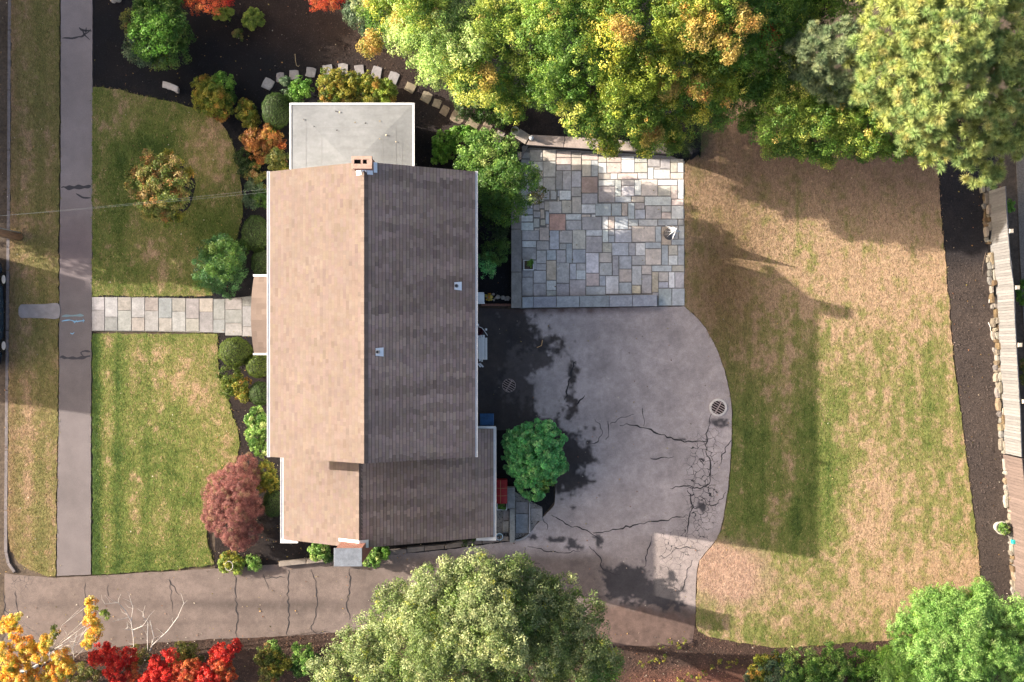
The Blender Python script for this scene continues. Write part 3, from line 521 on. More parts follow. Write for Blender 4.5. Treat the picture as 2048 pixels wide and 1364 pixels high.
def slope(parent, x_ridge, z_ridge, x_eave, z_eave, ya, yb, seed, expo=.143, clip=None):
    """one roof slope as lapped courses of shingles, tabs uneven in thickness and shade; each course is a part"""
    r = random.Random(seed); L = math.hypot(x_eave - x_ridge, z_eave - z_ridge); n = round(L / expo)
    sx = (x_ridge - x_eave) / L; sz = (z_ridge - z_eave) / L; sg = 1 if x_eave > x_ridge else -1
    nx, nz = -sz * (1 if sx > 0 else -1), abs(sx)
    for i in range(n):
        a, e = i * L / n, (i + 1) * L / n + .02; b = MB(); y = ya - r.uniform(0, .25); y0_, y1_ = ya, yb
        if clip: y0_, y1_ = clip(x_eave + sx * a)
        y = y0_ - r.uniform(0, .25)
        while y < y1_ - 1e-4:
            y2 = min(y + r.choice((.16, .2, .25, .33, .33)), y1_); yy = max(y, y0_)
            if y2 - yy > .01:
                t = .010 + r.uniform(0, .005); tone = TANSH * (r.uniform(.90, 1.08) if sg > 0 else r.uniform(.94, 1.05) * .86) * np.array((1, r.uniform(.96, 1.03), r.uniform(.94, 1.05)))  # sunlit slope painted darker to offset the sun on it
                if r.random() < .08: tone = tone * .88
                if sg > 0: tone = tone * np.array((1.0, .98, .99)) * (.78 + 1.58 * float(fbm((x_eave + sx * a) * .45 + seed, (yy + y2) * 1.9, 77, 4)))      # dark algae streaks; tone also raised to offset the shade on this slope
                g_ = .0015
                lo = (x_eave + sx * a + nx * t, z_eave + sz * a + nz * t); hi = (x_eave + sx * e + nx * .001, z_eave + sz * e + nz * .001); bt = (x_eave + sx * a + nx * -.006, z_eave + sz * a + nz * -.006)
                q = [(lo[0], yy + g_, lo[1]), (lo[0], y2 - g_, lo[1]), (hi[0], y2 - g_, hi[1]), (hi[0], yy + g_, hi[1])]
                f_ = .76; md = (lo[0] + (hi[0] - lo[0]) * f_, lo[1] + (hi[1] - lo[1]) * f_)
                qa = [q[0], q[1], (md[0], y2 - g_, md[1]), (md[0], yy + g_, md[1])]; qb = [qa[3], qa[2], q[2], q[3]]     # butt shadow painted as a band at the exposure's top, strongest on shady slope
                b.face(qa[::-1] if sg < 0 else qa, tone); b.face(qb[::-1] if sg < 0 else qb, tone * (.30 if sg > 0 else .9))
                b.face([(bt[0], yy + g_, bt[1]), (bt[0], y2 - g_, bt[1]), (lo[0], y2 - g_, lo[1]), (lo[0], yy + g_, lo[1])], tone * .8)
            y = y2
        b.build('shingle_course', m_shingle, parent)
def ridge_cap(parent, x, z, ya, yb, seed, tan=.57):
    r = random.Random(seed); y = ya
    b = MB()
    while y < yb - .01:
        y2 = min(y + .15, yb); t = TANSH * r.uniform(.72, .95); w = .14
        for sg in (-1, 1):
            q = [(x, y, z + .030), (x + sg * w, y, z + .026 - w * tan), (x + sg * w, y2 + .03, z + .012 - w * tan), (x, y2 + .03, z + .016)]
            b.face(q if sg > 0 else q[::-1], t)
        b.face([(x - w, y, z - w * tan), (x + w, y, z - w * tan), (x + w, y, z + .026 - w * tan), (x, y, z + .03), (x - w, y, z + .026 - w * tan)], t * .8)
        y = y2
    b.build('ridge_cap', m_shingle, parent)
# main block
XR, ZR, XL, XE, ZE, YN, YS = -5.49, 7.50, -9.50, -1.45, 5.15, 6.66, -4.55
TM = (ZR - ZE) / (XE - XR)
roof = MB(); T = .12
for sg, xe in ((-1, XL), (1, XE)):
    q0 = [(XR, YS, ZR - .012), (xe, YS, ZE - .012), (xe, YN, ZE - .012), (XR, YN, ZR - .012)]; q1 = [(x, y, z - T) for x, y, z in q0]
    roof.face(q0); roof.face(q1[::-1])
    for i in range(4): j = (i + 1) % 4; roof.face([q0[i], q1[i], q1[j], q0[j]])
m_felt = mat('roofing_felt', (.13, .098, .08), .95)
main_roof = roof.build('main_roof', m_felt, house)
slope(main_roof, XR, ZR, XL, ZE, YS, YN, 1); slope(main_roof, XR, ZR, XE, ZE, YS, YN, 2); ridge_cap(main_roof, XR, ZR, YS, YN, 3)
def gutter(x, ya, yb, z, sg, parent, w=.13):
    b = MB(); y0, y1 = ya, yb
    pr = [(x, z), (x + sg * w * .8, z - .0), (x + sg * w, z), (x + sg * w, z - .1), (x + sg * w * .8, z - .12), (x, z - .12)]
    b.box(min(x, x + sg * w), max(x, x + sg * w), ya, yb, z - .12, z - .10); b.box(min(x + sg * (w - .022), x + sg * w), max(x + sg * (w - .022), x + sg * w), ya, yb, z - .098, z + .004)
    b.box(min(x, x + sg * .02), max(x, x + sg * .02), ya, yb, z - .098, z); b.box(min(x + sg * .0201, x + sg * (w - .0221)), max(x + sg * .0201, x + sg * (w - .0221)), ya, yb, z - .0495, z - .03)
    b.box(min(x, x + sg * w), max(x, x + sg * w), ya - .012, ya - .0005, z - .12, z + .004); b.box(min(x, x + sg * w), max(x, x + sg * w), yb + .0005, yb + .012, z - .12, z + .004)
    return b.build('gutter', m_white, parent)
gutter(XL - .002, YS, YN, ZE - .02, -1, house); gutter(XE + .002, YS, YN, ZE - .02, 1, house, .10)
def rake(xa, za, xb, zb, y, parent, dy=.03):
    b = MB(); q = [(xa, y - dy, za + .012), (xb, y - dy, zb + .012), (xb, y - dy, zb - .2), (xa, y - dy, za - .2)]; q2 = [(x, y, z) for x, _, z in q]
    b.face(q); b.face(q2[::-1])
    for i in range(4): j = (i + 1) % 4; b.face([q[j], q[i], q2[i], q2[j]])
    b.build('rake_board', m_white, parent)
for xe in (XL, XE):
    rake(XR, ZR - .045, xe, ZE - .045, YS + .031, house); rake(XR, ZR - .07, xe, ZE - .07, YN - .001, house)
def gable_block(x0, x1, y0, y1, zL, zR_, xr, zr_, parent):
    b = MB(); pr = [(x0, -.1), (x1, -.1), (x1, zR_), (xr, zr_), (x0, zL)]
    b.face([(x, y0, z) for x, z in pr]); b.face([(x, y1, z) for x, z in pr][::-1])
    for i in range(5):
        (xa, za), (xb, zb) = pr[i], pr[(i + 1) % 5]; b.face([(xa, y0, za), (xa, y1, za), (xb, y1, zb), (xb, y0, zb)])
    return b.build('wall', m_side, parent)
gable_block(-9.15, -1.76, -4.30, 6.42, 5.12, 5.12, XR, 7.30, house)
# wing
WXR, WZR, WXL, WZL, WXE, WZE, WYS = -6.05, 4.86, -9.44, 2.90, -.78, 2.32, -8.20
wr = MB()
for (xe, ze), (y0, y1) in zip(((WXL, WZL), (WXE, WZE)), ((WYS, -4.31), (WYS, -4.31))):
    q0 = [(WXR, y0, WZR - .012), (xe, y0, ze - .012), (xe, y1, ze - .012), (WXR, y1, WZR - .012)]; q1 = [(x, y, z - .12) for x, y, z in q0]
    wr.face(q0); wr.face(q1[::-1])
    for i in range(4): j = (i + 1) % 4; wr.face([q0[i], q1[i], q1[j], q0[j]])
tR = (WZR - WZE) / (WXE - WXR); zat = lambda x: WZR - (x - WXR) * tR
q0 = [(-1.74, -4.309, zat(-1.74) - .012), (WXE, -4.309, WZE - .012), (WXE, -3.66, WZE - .012), (-1.74, -3.66, zat(-1.74) - .012)]; q1 = [(x, y, z - .12) for x, y, z in q0]
wr.face(q0); wr.face(q1[::-1])
for i in range(4): j = (i + 1) % 4; wr.face([q0[i], q1[i], q1[j], q0[j]])
wing_roof = wr.build('wing_roof', m_felt, house)
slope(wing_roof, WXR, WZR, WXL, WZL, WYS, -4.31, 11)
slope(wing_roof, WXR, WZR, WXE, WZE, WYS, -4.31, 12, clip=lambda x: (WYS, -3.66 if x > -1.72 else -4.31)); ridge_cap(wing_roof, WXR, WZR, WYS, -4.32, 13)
gutter(WXL - .002, WYS, -4.35, WZL - .02, -1, house, .14); gutter(WXE + .002, WYS, -3.63, WZE - .02, 1, house, .12)
b = MB(); b.box(WXL - .14, WXL + .58, WYS - .16, WYS - .002, WZL - .16, WZL - .015); b.build('gutter_return', m_white, house)
b = MB(); b.box(WXE - .72, WXE + .12, WYS - .16, WYS - .014, WZE - .16, WZE - .015); b.build('gutter_return', m_white, house)
b = MB(); b.box(-1.62, WXE + .10, -3.658, -3.57, WZE - .12, WZE + .10); b.box(-1.73, -1.63, -4.2, -3.66, zat(-1.69) + .01, zat(-1.69) + .05); b.build('roof_edge_trim', m_white, house)
rake(WXR, WZR - .06, WXL, WZL - .06, WYS + .031, house); rake(WXR, WZR - .06, WXE, WZE - .06, WYS + .031, house)
gable_block(-9.05, -1.15, -7.95, -4.302, 3.0, 2.36, WXR, 4.68, house)
# grey membrane roof over the porch, low hips to three eaves
m_memb = mat('roof_membrane', (.235, .243, .248), .62, noise=[(.45, .78, 1.1, U), (2.2, .88, 1.08, (1, 2.2, 1)), (9, .92, 1.05, U)], bump=[(1.2, .06, .05)])
PX0, PX1, PY1, PZ = -9.06, -4.08, 9.70, 3.20
ap = (PX0 + PX1) / 2; dd = ap - PX0; za = PZ + dd * .06
b = MB()
b.face([(PX1, 6.43, PZ), (PX1, PY1, PZ), (ap, PY1 - dd, za), (ap, 6.43, za)]); b.face([(PX0, PY1, PZ), (PX0, 6.43, PZ), (ap, 6.43, za), (ap, PY1 - dd, za)]); b.face([(PX1, PY1, PZ), (PX0, PY1, PZ), (ap, PY1 - dd, za)])
b.face([(PX0, 6.43, PZ - .1), (PX0, PY1, PZ - .1), (PX1, PY1, PZ - .1), (PX1, 6.43, PZ - .1)])
for (xa, ya), (xb, yb) in (((PX0, 6.43), (PX0, PY1)), ((PX0, PY1), (PX1, PY1)), ((PX1, PY1), (PX1, 6.43))): b.face([(xa, ya, PZ), (xb, yb, PZ), (xb, yb, PZ - .1), (xa, ya, PZ - .1)])
porch = b.build('porch_roof', m_memb, house)
def pz(x, y): return PZ + .06 * max(0, min(PX1 - x, x - PX0, PY1 - y))
m_seam = mat('membrane_seam', (.21, .21, .21), .7)
for (xa, ya), (xb, yb) in (((-8.2, 8.75), (-5.0, 8.75)), ((-7.3, 7.9), (-5.9, 7.9)), ((-5.3, 6.5), (-5.3, 8.4)), ((-4.75, 6.5), (-4.75, 8.9)), ((-5.3, 7.55), (-4.15, 7.55)), ((-4.5, 7.0), (-4.5, 8.2)), ((-7.8, 6.5), (-7.8, 8.4)), ((-8.45, 6.5), (-8.45, 9.0))):
    b = MB(); n = 8; w = .008
    for i in range(n):
        x0, y0, x1, y1 = xa + (xb - xa) * i / n, ya + (yb - ya) * i / n, xa + (xb - xa) * (i + 1) / n, ya + (yb - ya) * (i + 1) / n
        dx, dy = (0, w) if abs(xb - xa) > abs(yb - ya) else (w, 0)
        b.face([(x0 - dx, y0 - dy, pz(x0 - dx, y0 - dy) + .004), (x1 - dx, y1 - dy, pz(x1 - dx, y1 - dy) + .004), (x1 + dx, y1 + dy, pz(x1 + dx, y1 + dy) + .004), (x0 + dx, y0 + dy, pz(x0 + dx, y0 + dy) + .004)])
    b.build('seam', m_seam, porch)
b = MB(); b.box(PX0 - .075, PX0 - .001, 6.43, PY1 + .075, PZ - .14, PZ + .025); b.box(PX0 + .0001, PX1 - .0001, PY1 + .001, PY1 + .08, PZ - .14, PZ + .025); b.box(PX1 + .001, PX1 + .075, 6.43, PY1 + .075, PZ - .14, PZ + .025)
b.build('roof_edge_trim', m_white, house)
b = MB(); b.box(-8.8, -4.35, 6.425, 9.45, -.1, PZ - .101); b.build('porch_wall', m_side, house)
# entrance canopy: shallow barrel roof
b = MB(); n = 14; y0, y1, zb, rise = -.50, 2.68, 2.75, .55
arc = [(y0 + (y1 - y0) * i / n, zb + rise * math.sin(math.pi * i / n) ** .8) for i in range(n + 1)]
for i in range(n):
    (ya, z0), (yb, z1) = arc[i], arc[i + 1]
    for k in range(9):
        xa, xb = -10.70 + k * .22, -10.70 + (k + 1) * .22; t = TANSH * rnd.uniform(.85, 1.1); b.face([(xa, ya, z0), (xb, ya, z0), (xb, yb, z1), (xa, yb, z1)], t)
    b.face([(-10.70, ya, z0), (-10.70, yb, z1), (-10.70, yb, zb - .06), (-10.70, ya, zb - .06)], (.8, .8, .8))
canopy = b.build('entrance_canopy', m_shingle, house)
b = MB(); b.box(-10.74, -9.16, y1 + .001, y1 + .08, zb - .12, zb + .01); b.build('canopy_gutter', m_white, canopy)
b = MB(); b.box(-10.74, -9.16, y0 - .08, y0 - .001, zb - .12, zb + .01); b.build('canopy_gutter', m_white, canopy)
for y in (-.2, 2.3):
    b = MB(); b.lathe(-10.53, y, [(.11, .0), (.13, .03), (.09, .08), (.08, 2.5), (.11, 2.56), (.12, 2.66)], 16); b.build('column', m_white, canopy, smooth=True)
# chimneys
b = MB(); b.box(-5.85, -5.16, 6.35, 6.75, 5.0, 7.90); ch1 = b.build('ridge_chimney', m_brick, house)
b = MB(); m_rim = mat('chimney_rim', (.40, .27, .215), .9, noise=[(9, .7, 1.2, U)], bump=[(30, .5, .02)])
fl = [(-5.79, -5.545, 6.50, 6.655), (-5.47, -5.325, 6.50, 6.655)]
b.box(-5.88, -5.13, 6.655, 6.785, 7.901, 8.0, ch=.01); b.box(-5.88, -5.13, 6.32, 6.4999, 7.901, 8.0, ch=.01); b.box(-5.88, -5.7901, 6.50, 6.6549, 7.901, 8.0); b.box(-5.5449, -5.4701, 6.50, 6.6549, 7.901, 8.0); b.box(-5.3249, -5.13, 6.50, 6.6549, 7.901, 8.0)
b.build('chimney_rim', m_rim, ch1)
for x0, x1, y0, y1 in fl:
    b = MB(); b.face([(x0, y0, 7.905), (x1, y0, 7.905), (x1, y1, 7.905), (x0, y1, 7.905)]); b.build('flue', m_black, ch1)
b = MB()
for xa, xb, ya, yb in ((-5.80, -5.60, 6.17, 6.345), (-5.38, -5.18, 6.19, 6.345), (-5.155, -5.03, 6.28, 6.66), (-5.58, -5.40, 6.26, 6.345)):
    z = lambda x: ZR - abs(x - XR) * TM + .035
    q = [(xa, ya, z(xa)), (xb, ya, z(xb)), (xb, yb, z(xb) + .05), (xa, yb, z(xa) + .05)]; b.face(q)
b.build('flashing', m_flash, ch1)
b = MB(); b.box(-6.80, -5.80, -8.62, -8.00, -.1, 6.04); ch2 = b.build('gable_chimney', m_brick, house)
b = MB(); b.box(-6.84, -5.76, -8.66, -7.96, 6.041, 6.11, ch=.01); b.build('chimney_cap', m_lead, ch2)
b = MB(); tL = (WZR - WZL) / (WXR - WXL); zq = lambda x: WZR - (tR * (x - WXR) if x > WXR else tL * (WXR - x)) + .035
for xa, xb, ya, yb in ((-6.93, WXR, -7.995, -7.88), (WXR, -5.69, -7.995, -7.88), (-5.795, -5.69, -8.2, -7.996)): b.face([(xa, ya, zq(xa)), (xb, ya, zq(xb)), (xb, yb, zq(xb)), (xa, yb, zq(xa))])
b.build('flashing', m_flash, ch2)
# vent pipes
for x, y in ((-2.12, 2.14), (-4.97, -.41)):
    z = ZR - (x - XR) * TM
    b = MB(); b.lathe(x - .03, y, [(.001, z - .1), (.07, z - .05), (.07, z + .28), (.055, z + .28), (.055, z + .12), (.001, z + .12)], 14); v = b.build('vent_pipe', mat('vent_metal', (.22, .23, .25), .5, metal=.4), house)
    b = MB(); q = [(x - .12, y - .14), (x + .16, y - .17), (x + .16, y + .17), (x - .12, y + .14)]; b.face([(u, w, ZR - (u - XR) * TM + .025) for u, w in q]); b.build('pipe_flashing', m_flash, v)
# east side openings
for y0, y1, z0, z1 in ((4.0, 5.0, 3.4, 4.8), (1.6, 2.6, 3.4, 4.8), (-1.0, 0, 3.4, 4.8), (-3.2, -2.3, 3.4, 4.8), (3.4, 5.2, .9, 2.3), (-3.2, -2.2, 1.0, 2.3)):
    b = MB(); b.box(-1.759, -1.70, y0, y1, z0, z1); w = b.build('window', m_white, house)
    for k in range(2):
        b = MB(); b.box(-1.699, -1.69, y0 + .07, y1 - .07, z0 + .07 + k * (z1 - z0) / 2, z0 + (k + 1) * (z1 - z0) / 2 - .05); b.build('pane', m_glass, w)
b = MB(); b.box(-1.759, -1.69, .2, 1.15, 0, 2.1); d = b.build('door', m_white, house)
b = MB(); b.tube([(-1.64, .32, 1.0), (-1.685, .32, 1.0)], .03, 8); b.build('door_handle', m_flash, d)
for z in (0,):
    b = MB(); b.box(XE - .10, XE + .0, .66, .74, .0, 5.0); b.build('downspout', m_white, house)
# ------------------------------------------------------------------ vegetation
m_leaf = mat('leaf', attr='col', rough=.5, trans=.42, spec=.4)
m_needle = mat('needle', attr='col', rough=.6, trans=.2, spec=.2)
m_bark = mat('bark', (.115, .085, .065), .95, noise=[(8, .6, 1.3, (1, 1, .3)), (40, .7, 1.2, U)], bump=[(25, .8, .03)])
m_twig = mat('pale_twig', (.62, .58, .53), .8, noise=[(20, .8, 1.1, U)])
PAL = {  # leaf colours (albedo) with weights, drawn per clump and varied per leaf
 'maple': [((0.223, 0.356, 0.055), 4), ((0.388, 0.494, 0.086), 4), ((0.627, 0.649, 0.14), 3), ((0.746, 0.587, 0.172), 0.5), ((0.134, 0.239, 0.044), 2.5)],
 'maple_pale': [((0.359, 0.494, 0.14), 4), ((0.538, 0.649, 0.234), 4), ((0.223, 0.371, 0.078), 3), ((0.716, 0.726, 0.265), 1.8), ((0.746, 0.511, 0.187), 0.35)],
 'maple_gold': [((0.298, 0.371, 0.047), 4), ((0.493, 0.526, 0.078), 4), ((0.836, 0.742, 0.14), 2.2), ((0.836, 0.511, 0.125), 0.7), ((0.165, 0.256, 0.039), 3)],
 'maple_deep': [((0.142, 0.27, 0.04), 5), ((0.239, 0.362, 0.055), 4), ((0.477, 0.526, 0.086), 1.2), ((0.089, 0.186, 0.031), 3)],
 'pine': [((0.366, 0.433, 0.142), 4), ((0.437, 0.474, 0.152), 3), ((0.254, 0.35, 0.123), 3.5), ((0.527, 0.505, 0.19), 0.8)],
 'pine_blue': [((0.22, 0.28, 0.145), 4), ((0.28, 0.33, 0.17), 3), ((0.17, 0.235, 0.12), 3), ((0.38, 0.39, 0.19), 1)],
 'green': [((0.072, 0.163, 0.03), 5), ((0.111, 0.215, 0.04), 4), ((0.169, 0.26, 0.056), 2)],
 'bright': [((0.156, 0.343, 0.046), 4), ((0.234, 0.421, 0.07), 3), ((0.094, 0.218, 0.031), 2)],
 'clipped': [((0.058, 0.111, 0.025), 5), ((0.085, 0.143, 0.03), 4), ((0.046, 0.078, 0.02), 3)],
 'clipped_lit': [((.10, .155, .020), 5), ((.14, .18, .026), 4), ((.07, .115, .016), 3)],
 'lime': [((0.32, 0.416, 0.068), 4), ((0.432, 0.512, 0.09), 3), ((0.208, 0.288, 0.045), 2)],
 'olive': [((0.182, 0.195, 0.044), 4), ((0.26, 0.247, 0.062), 3), ((0.104, 0.143, 0.03), 3), ((0.312, 0.208, 0.075), 1)],
 'yellow_green': [((0.26, 0.273, 0.037), 4), ((0.364, 0.325, 0.05), 3), ((0.13, 0.189, 0.027), 3), ((0.429, 0.26, 0.05), 0.8)],
 'autumn': [((0.37, 0.2, 0.065), 2.4), ((0.33, 0.3, 0.09), 3.5), ((0.25, 0.29, 0.07), 4.5), ((0.42, 0.31, 0.13), 2), ((0.15, 0.21, 0.045), 3)],
 'orange': [((0.442, 0.195, 0.056), 4), ((0.364, 0.156, 0.05), 3), ((0.494, 0.286, 0.075), 2), ((0.234, 0.169, 0.037), 2)],
 'red': [((0.66, 0.04, 0.03), 5), ((0.78, 0.09, 0.055), 3), ((0.42, 0.022, 0.018), 2)],
 'redorange': [((0.62, 0.13, 0.045), 4), ((0.52, 0.08, 0.035), 3), ((0.7, 0.25, 0.08), 2), ((0.36, 0.12, 0.04), 1.5)],
 'burgundy': [((0.29, 0.115, 0.1), 5), ((0.36, 0.16, 0.135), 4), ((0.19, 0.07, 0.065), 2.5), ((0.32, 0.21, 0.12), 1.2)],
 'yellow': [((0.8, 0.5, 0.06), 4), ((0.78, 0.62, 0.16), 3), ((0.78, 0.34, 0.05), 2.5), ((0.48, 0.46, 0.06), 2)],
 'blue_green': [((0.111, 0.176, 0.094), 4), ((0.156, 0.215, 0.112), 3), ((0.078, 0.13, 0.062), 2)],
 'silver_green': [((0.331, 0.393, 0.172), 4), ((0.455, 0.497, 0.227), 4), ((0.207, 0.283, 0.089), 3), ((0.414, 0.455, 0.083), 1.5)],
 'emerald': [((.065, .17, .05), 4), ((.10, .23, .07), 3), ((.045, .11, .035), 3)],
 'amber': [((.62, .36, .10), 3), ((.66, .50, .14), 3), ((.44, .38, .07), 3), ((.60, .26, .08), 1)],
 'spring': [((0.192, 0.365, 0.076), 4), ((0.296, 0.472, 0.127), 4), ((0.11, 0.236, 0.05), 3), ((0.444, 0.548, 0.203), 1.2)],
 'under_green': [((0.168, 0.323, 0.053), 4), ((0.258, 0.418, 0.066), 3), ((0.118, 0.241, 0.043), 2)],
 'under_pale': [((0.169, 0.26, 0.058), 4), ((0.247, 0.338, 0.098), 3), ((0.117, 0.195, 0.039), 2)],
 'dark': [((.03, .065, .016), 4), ((.05, .09, .022), 3)],
 'jade': [((0.205, 0.568, 0.189), 4), ((0.297, 0.722, 0.252), 3), ((0.502, 0.832, 0.316), 2), ((0.136, 0.35, 0.116), 2)],
 'fresh': [((0.179, 0.331, 0.062), 4), ((0.276, 0.428, 0.103), 4), ((0.103, 0.214, 0.041), 3), ((0.414, 0.497, 0.165), 1.2)],
}
def pick(pal, n, r):
    a = np.array([c for c, w in PAL[pal]]); w = np.array([w for c, w in PAL[pal]], float); return a[r.choice(len(a), n, p=w / w.sum())]
def unit(v): return v / (np.linalg.norm(v, axis=-1, keepdims=True) + 1e-9)
def leafquads(pos, nrm, size, col, r, slim=.55, fold=.18):
    n = len(pos); rv = unit(r.normal(size=(n, 3))); t = unit(np.cross(nrm, rv)); s = np.cross(nrm, t); L = size[:, None]
    v = np.stack([pos - t * L * .5, pos + s * L * slim * .5 + nrm * L * fold - t * L * .06, pos + t * L * .55 - nrm * L * .08, pos - s * L * slim * .5 + nrm * L * fold - t * L * .06], 1)
    return v.reshape(-1, 3), col
def clumps(lobes, cr, per, leaf, r, up=.45, cover=2.2, low=-.35, jitter=.28):
    """leaf clumps on and in each lobe. lobe = (centre Vector, rx, ry, rz, palette)"""
    P_, N_, S_, C_ = [], [], [], []
    for c, rx, ry, rz, pal in lobes:
        R = (rx * ry) ** .5; k = max(5, int(cover * 4 * (R / cr) ** 2 * .55))
        d = unit(r.normal(size=(int(k * 2.6), 3))); d = d[d[:, 2] > low][:k]; k = len(d)
        rad = np.clip(1 - np.abs(r.normal(0, jitter, k)), .25, 1.08) * (1 + .13 * np.sin(d[:, 0] * 5 + c[0]) + .10 * np.sin(d[:, 1] * 7 + c[1] * 3))
        cp = np.array(c)[None] + d * rad[:, None] * np.array((rx, ry, rz)); cs = cr * r.uniform(.6, 1.3, k); cc = pick(pal, k, r) * r.uniform(.82, 1.2, (k, 1))
        m = np.maximum(6, (per * (cs / cr) ** 2 * r.uniform(.7, 1.3, k)).astype(int)); idx = np.repeat(np.arange(k), m); n = len(idx)
        ld = unit(r.normal(size=(n, 3)) + d[idx] * .55 + np.array((0, 0, .35))); rr = r.uniform(.15, 1, n) ** .5
        p = cp[idx] + ld * (rr * cs[idx])[:, None] * np.array((1, 1, .75))
        P_.append(p); N_.append(unit(ld * .8 + np.array((0, 0, up)) + r.normal(0, .45, (n, 3)))); S_.append(leaf * r.uniform(.65, 1.3, n)); C_.append(cc[idx] * r.uniform(.75, 1.3, (n, 1)) * r.uniform(.93, 1.07, (n, 3)))
    return np.concatenate(P_), np.concatenate(N_), np.concatenate(S_), np.concatenate(C_)
def needles(lobes, tr, per, r, cover=1.5, ln=1.0):
    V, Cc = [], []
    for c, rx, ry, rz, pal in lobes:
        R = (rx * ry) ** .5; k = max(6, int(cover * 4 * (R / tr) ** 2 * .6)); d = unit(r.normal(size=(int(k * 2.6), 3))); d = d[d[:, 2] > -.3][:k]; k = len(d)
        rad = np.clip(1 - np.abs(r.normal(0, .3, k)), .2, 1.1) * (1 + .16 * np.sin(np.arctan2(d[:, 1], d[:, 0]) * 5 + c[0] * 2))
        cp = np.array(c)[None] + d * rad[:, None] * np.array((rx, ry, rz)); cc = pick(pal, k, r) * r.uniform(.8, 1.2, (k, 1)); ts = tr * r.uniform(.7, 1.25, k)
        idx = np.repeat(np.arange(k), per); n = len(idx); ld = unit(r.normal(size=(n, 3)) + d[idx] * .35 + np.array((0, 0, .35)))
        b = cp[idx] + ld * (ts[idx] * .12)[:, None]; tip = cp[idx] + ld * (ts[idx] * r.uniform(.82, 1.02, n) * ln)[:, None]; s = unit(np.cross(ld, r.normal(size=(n, 3)))) * .013
        V.append(np.stack([b - s, b + s, tip], 1).reshape(-1, 3)); Cc.append(cc[idx] * r.uniform(.75, 1.3, (n, 1)))
    return np.concatenate(V), np.concatenate(Cc)
def L_(px, py, rpx, z, pal, ry=None, rz=None, flat=.75):
    k = MPP * (CAM_H - z) / CAM_H; rx = rpx * k; ry_ = (ry or rpx) * k; return (P(px, py, z), rx, ry_, (rz if rz else (rx * ry_) ** .5 * flat), pal)
def wood(base, lobes, r0, m, parent, name='trunk', bend=.25, seed=1, limbs=True):
    q = random.Random(seed); b = MB(); base = Vector(base); top = sum((Vector(l[0]) for l in lobes), Vector()) / len(lobes); zt = min(l[0][2] for l in lobes)
    fork = base.lerp(top, .5); fork.z = base.z + (zt - base.z) * .55
    mid = base.lerp(fork, .5) + Vector((q.uniform(-bend, bend), q.uniform(-bend, bend), 0)) * (fork.z * .15)
    b.tube([base - Vector((0, 0, .05)), base + Vector((0, 0, .12 * r0 * 8)), mid, fork], [r0 * 1.35, r0, r0 * .85, r0 * .7], 9)
    for l in (lobes if limbs else []):
        e = Vector(l[0]) + Vector((0, 0, l[3] * .3)); h = fork.lerp(e, .5) + Vector((q.uniform(-.3, .3), q.uniform(-.3, .3), .15)) * (e - fork).length * .25
        b.tube([fork - Vector((0, 0, .05)), h, e], [r0 * .5, r0 * .3, r0 * .06], 6)
        for _ in range(3):
            t = e + Vector((q.uniform(-1, 1) * l[1], q.uniform(-1, 1) * l[2], q.uniform(-.2, .6) * l[3])) * .8; b.tube([h.lerp(e, q.uniform(.1, .8)), t], [r0 * .16, r0 * .03], 5)
    return b.build(name, m, parent, smooth=True)
SEED = [100]
def plant(name, label, cat, base, lobes, cr, per, leaf, group=None, r0=.03, crown='foliage', stem='stem', bark=None, bough=False, slim=.55, up=.22, cover=2.2, pine=None, low=-.35, jitter=.28, m=None):
    base = (*base, 0) if len(base) == 2 else base; SEED[0] += 1; r = np.random.default_rng(SEED[0]); t = thing(name, label, cat, base, group)
    if pine:
        v, c = needles(lobes, cr, per, r, cover); link(crown, rawmesh(crown, v, 3, c), m_needle, t)
    else:
        p, n, s, c = clumps(boughs(lobes, SEED[0]) if bough else lobes, cr, per, leaf, r, up, cover, low, jitter); v, c = leafquads(p, n, s, c, r, slim); link(crown, rawmesh(crown, v, 4, c), m or m_leaf, t)
    wood(base, lobes, r0, bark or m_bark, t, stem, seed=SEED[0]); return t
def boughs(lobes, seed, n=9, f=.46):
    """break each lobe of a crown into overlapping boughs, each leaning to one colour of its palette"""
    q = np.random.default_rng(seed); out = []
    for c, rx, ry, rz, pal in lobes:
        d = unit(q.normal(size=(n * 4, 3))); d = d[d[:, 2] > -.2][:n]
        for v in d:
            key = pal + '_%d' % q.integers(0, 6)
            if key not in PAL:
                cols = PAL[pal]; w = np.array([x for _, x in cols]); k = q.choice(len(cols), p=w / w.sum()); t = q.uniform(.8, 1.2)
                PAL[key] = [(tuple(np.array(cc) * t), ww * (.35 if i != k else 3.2)) for i, (cc, ww) in enumerate(cols)]
            s = f * q.uniform(.8, 1.25); out.append((Vector(np.array(c) + v * np.array((rx, ry, rz)) * q.uniform(.55, .72)), rx * s, ry * s, max(rz, rx * .7) * s * .8, key))
    for c, rx, ry, rz, pal in lobes: out.append((Vector(c) - Vector((0, 0, rz * .15)), rx * .86, ry * .86, rz * .7, 'under_' + ('pale' if 'pale' in pal or 'silver' in pal or 'fresh' in pal else 'green')))
    return out
def tree(name, label, base, lobes, cr, per, leaf, r0=.16, group=None, **k): return plant(name, label, 'tree', base, lobes, cr, per, leaf, group, r0, 'crown', 'trunk', **k)
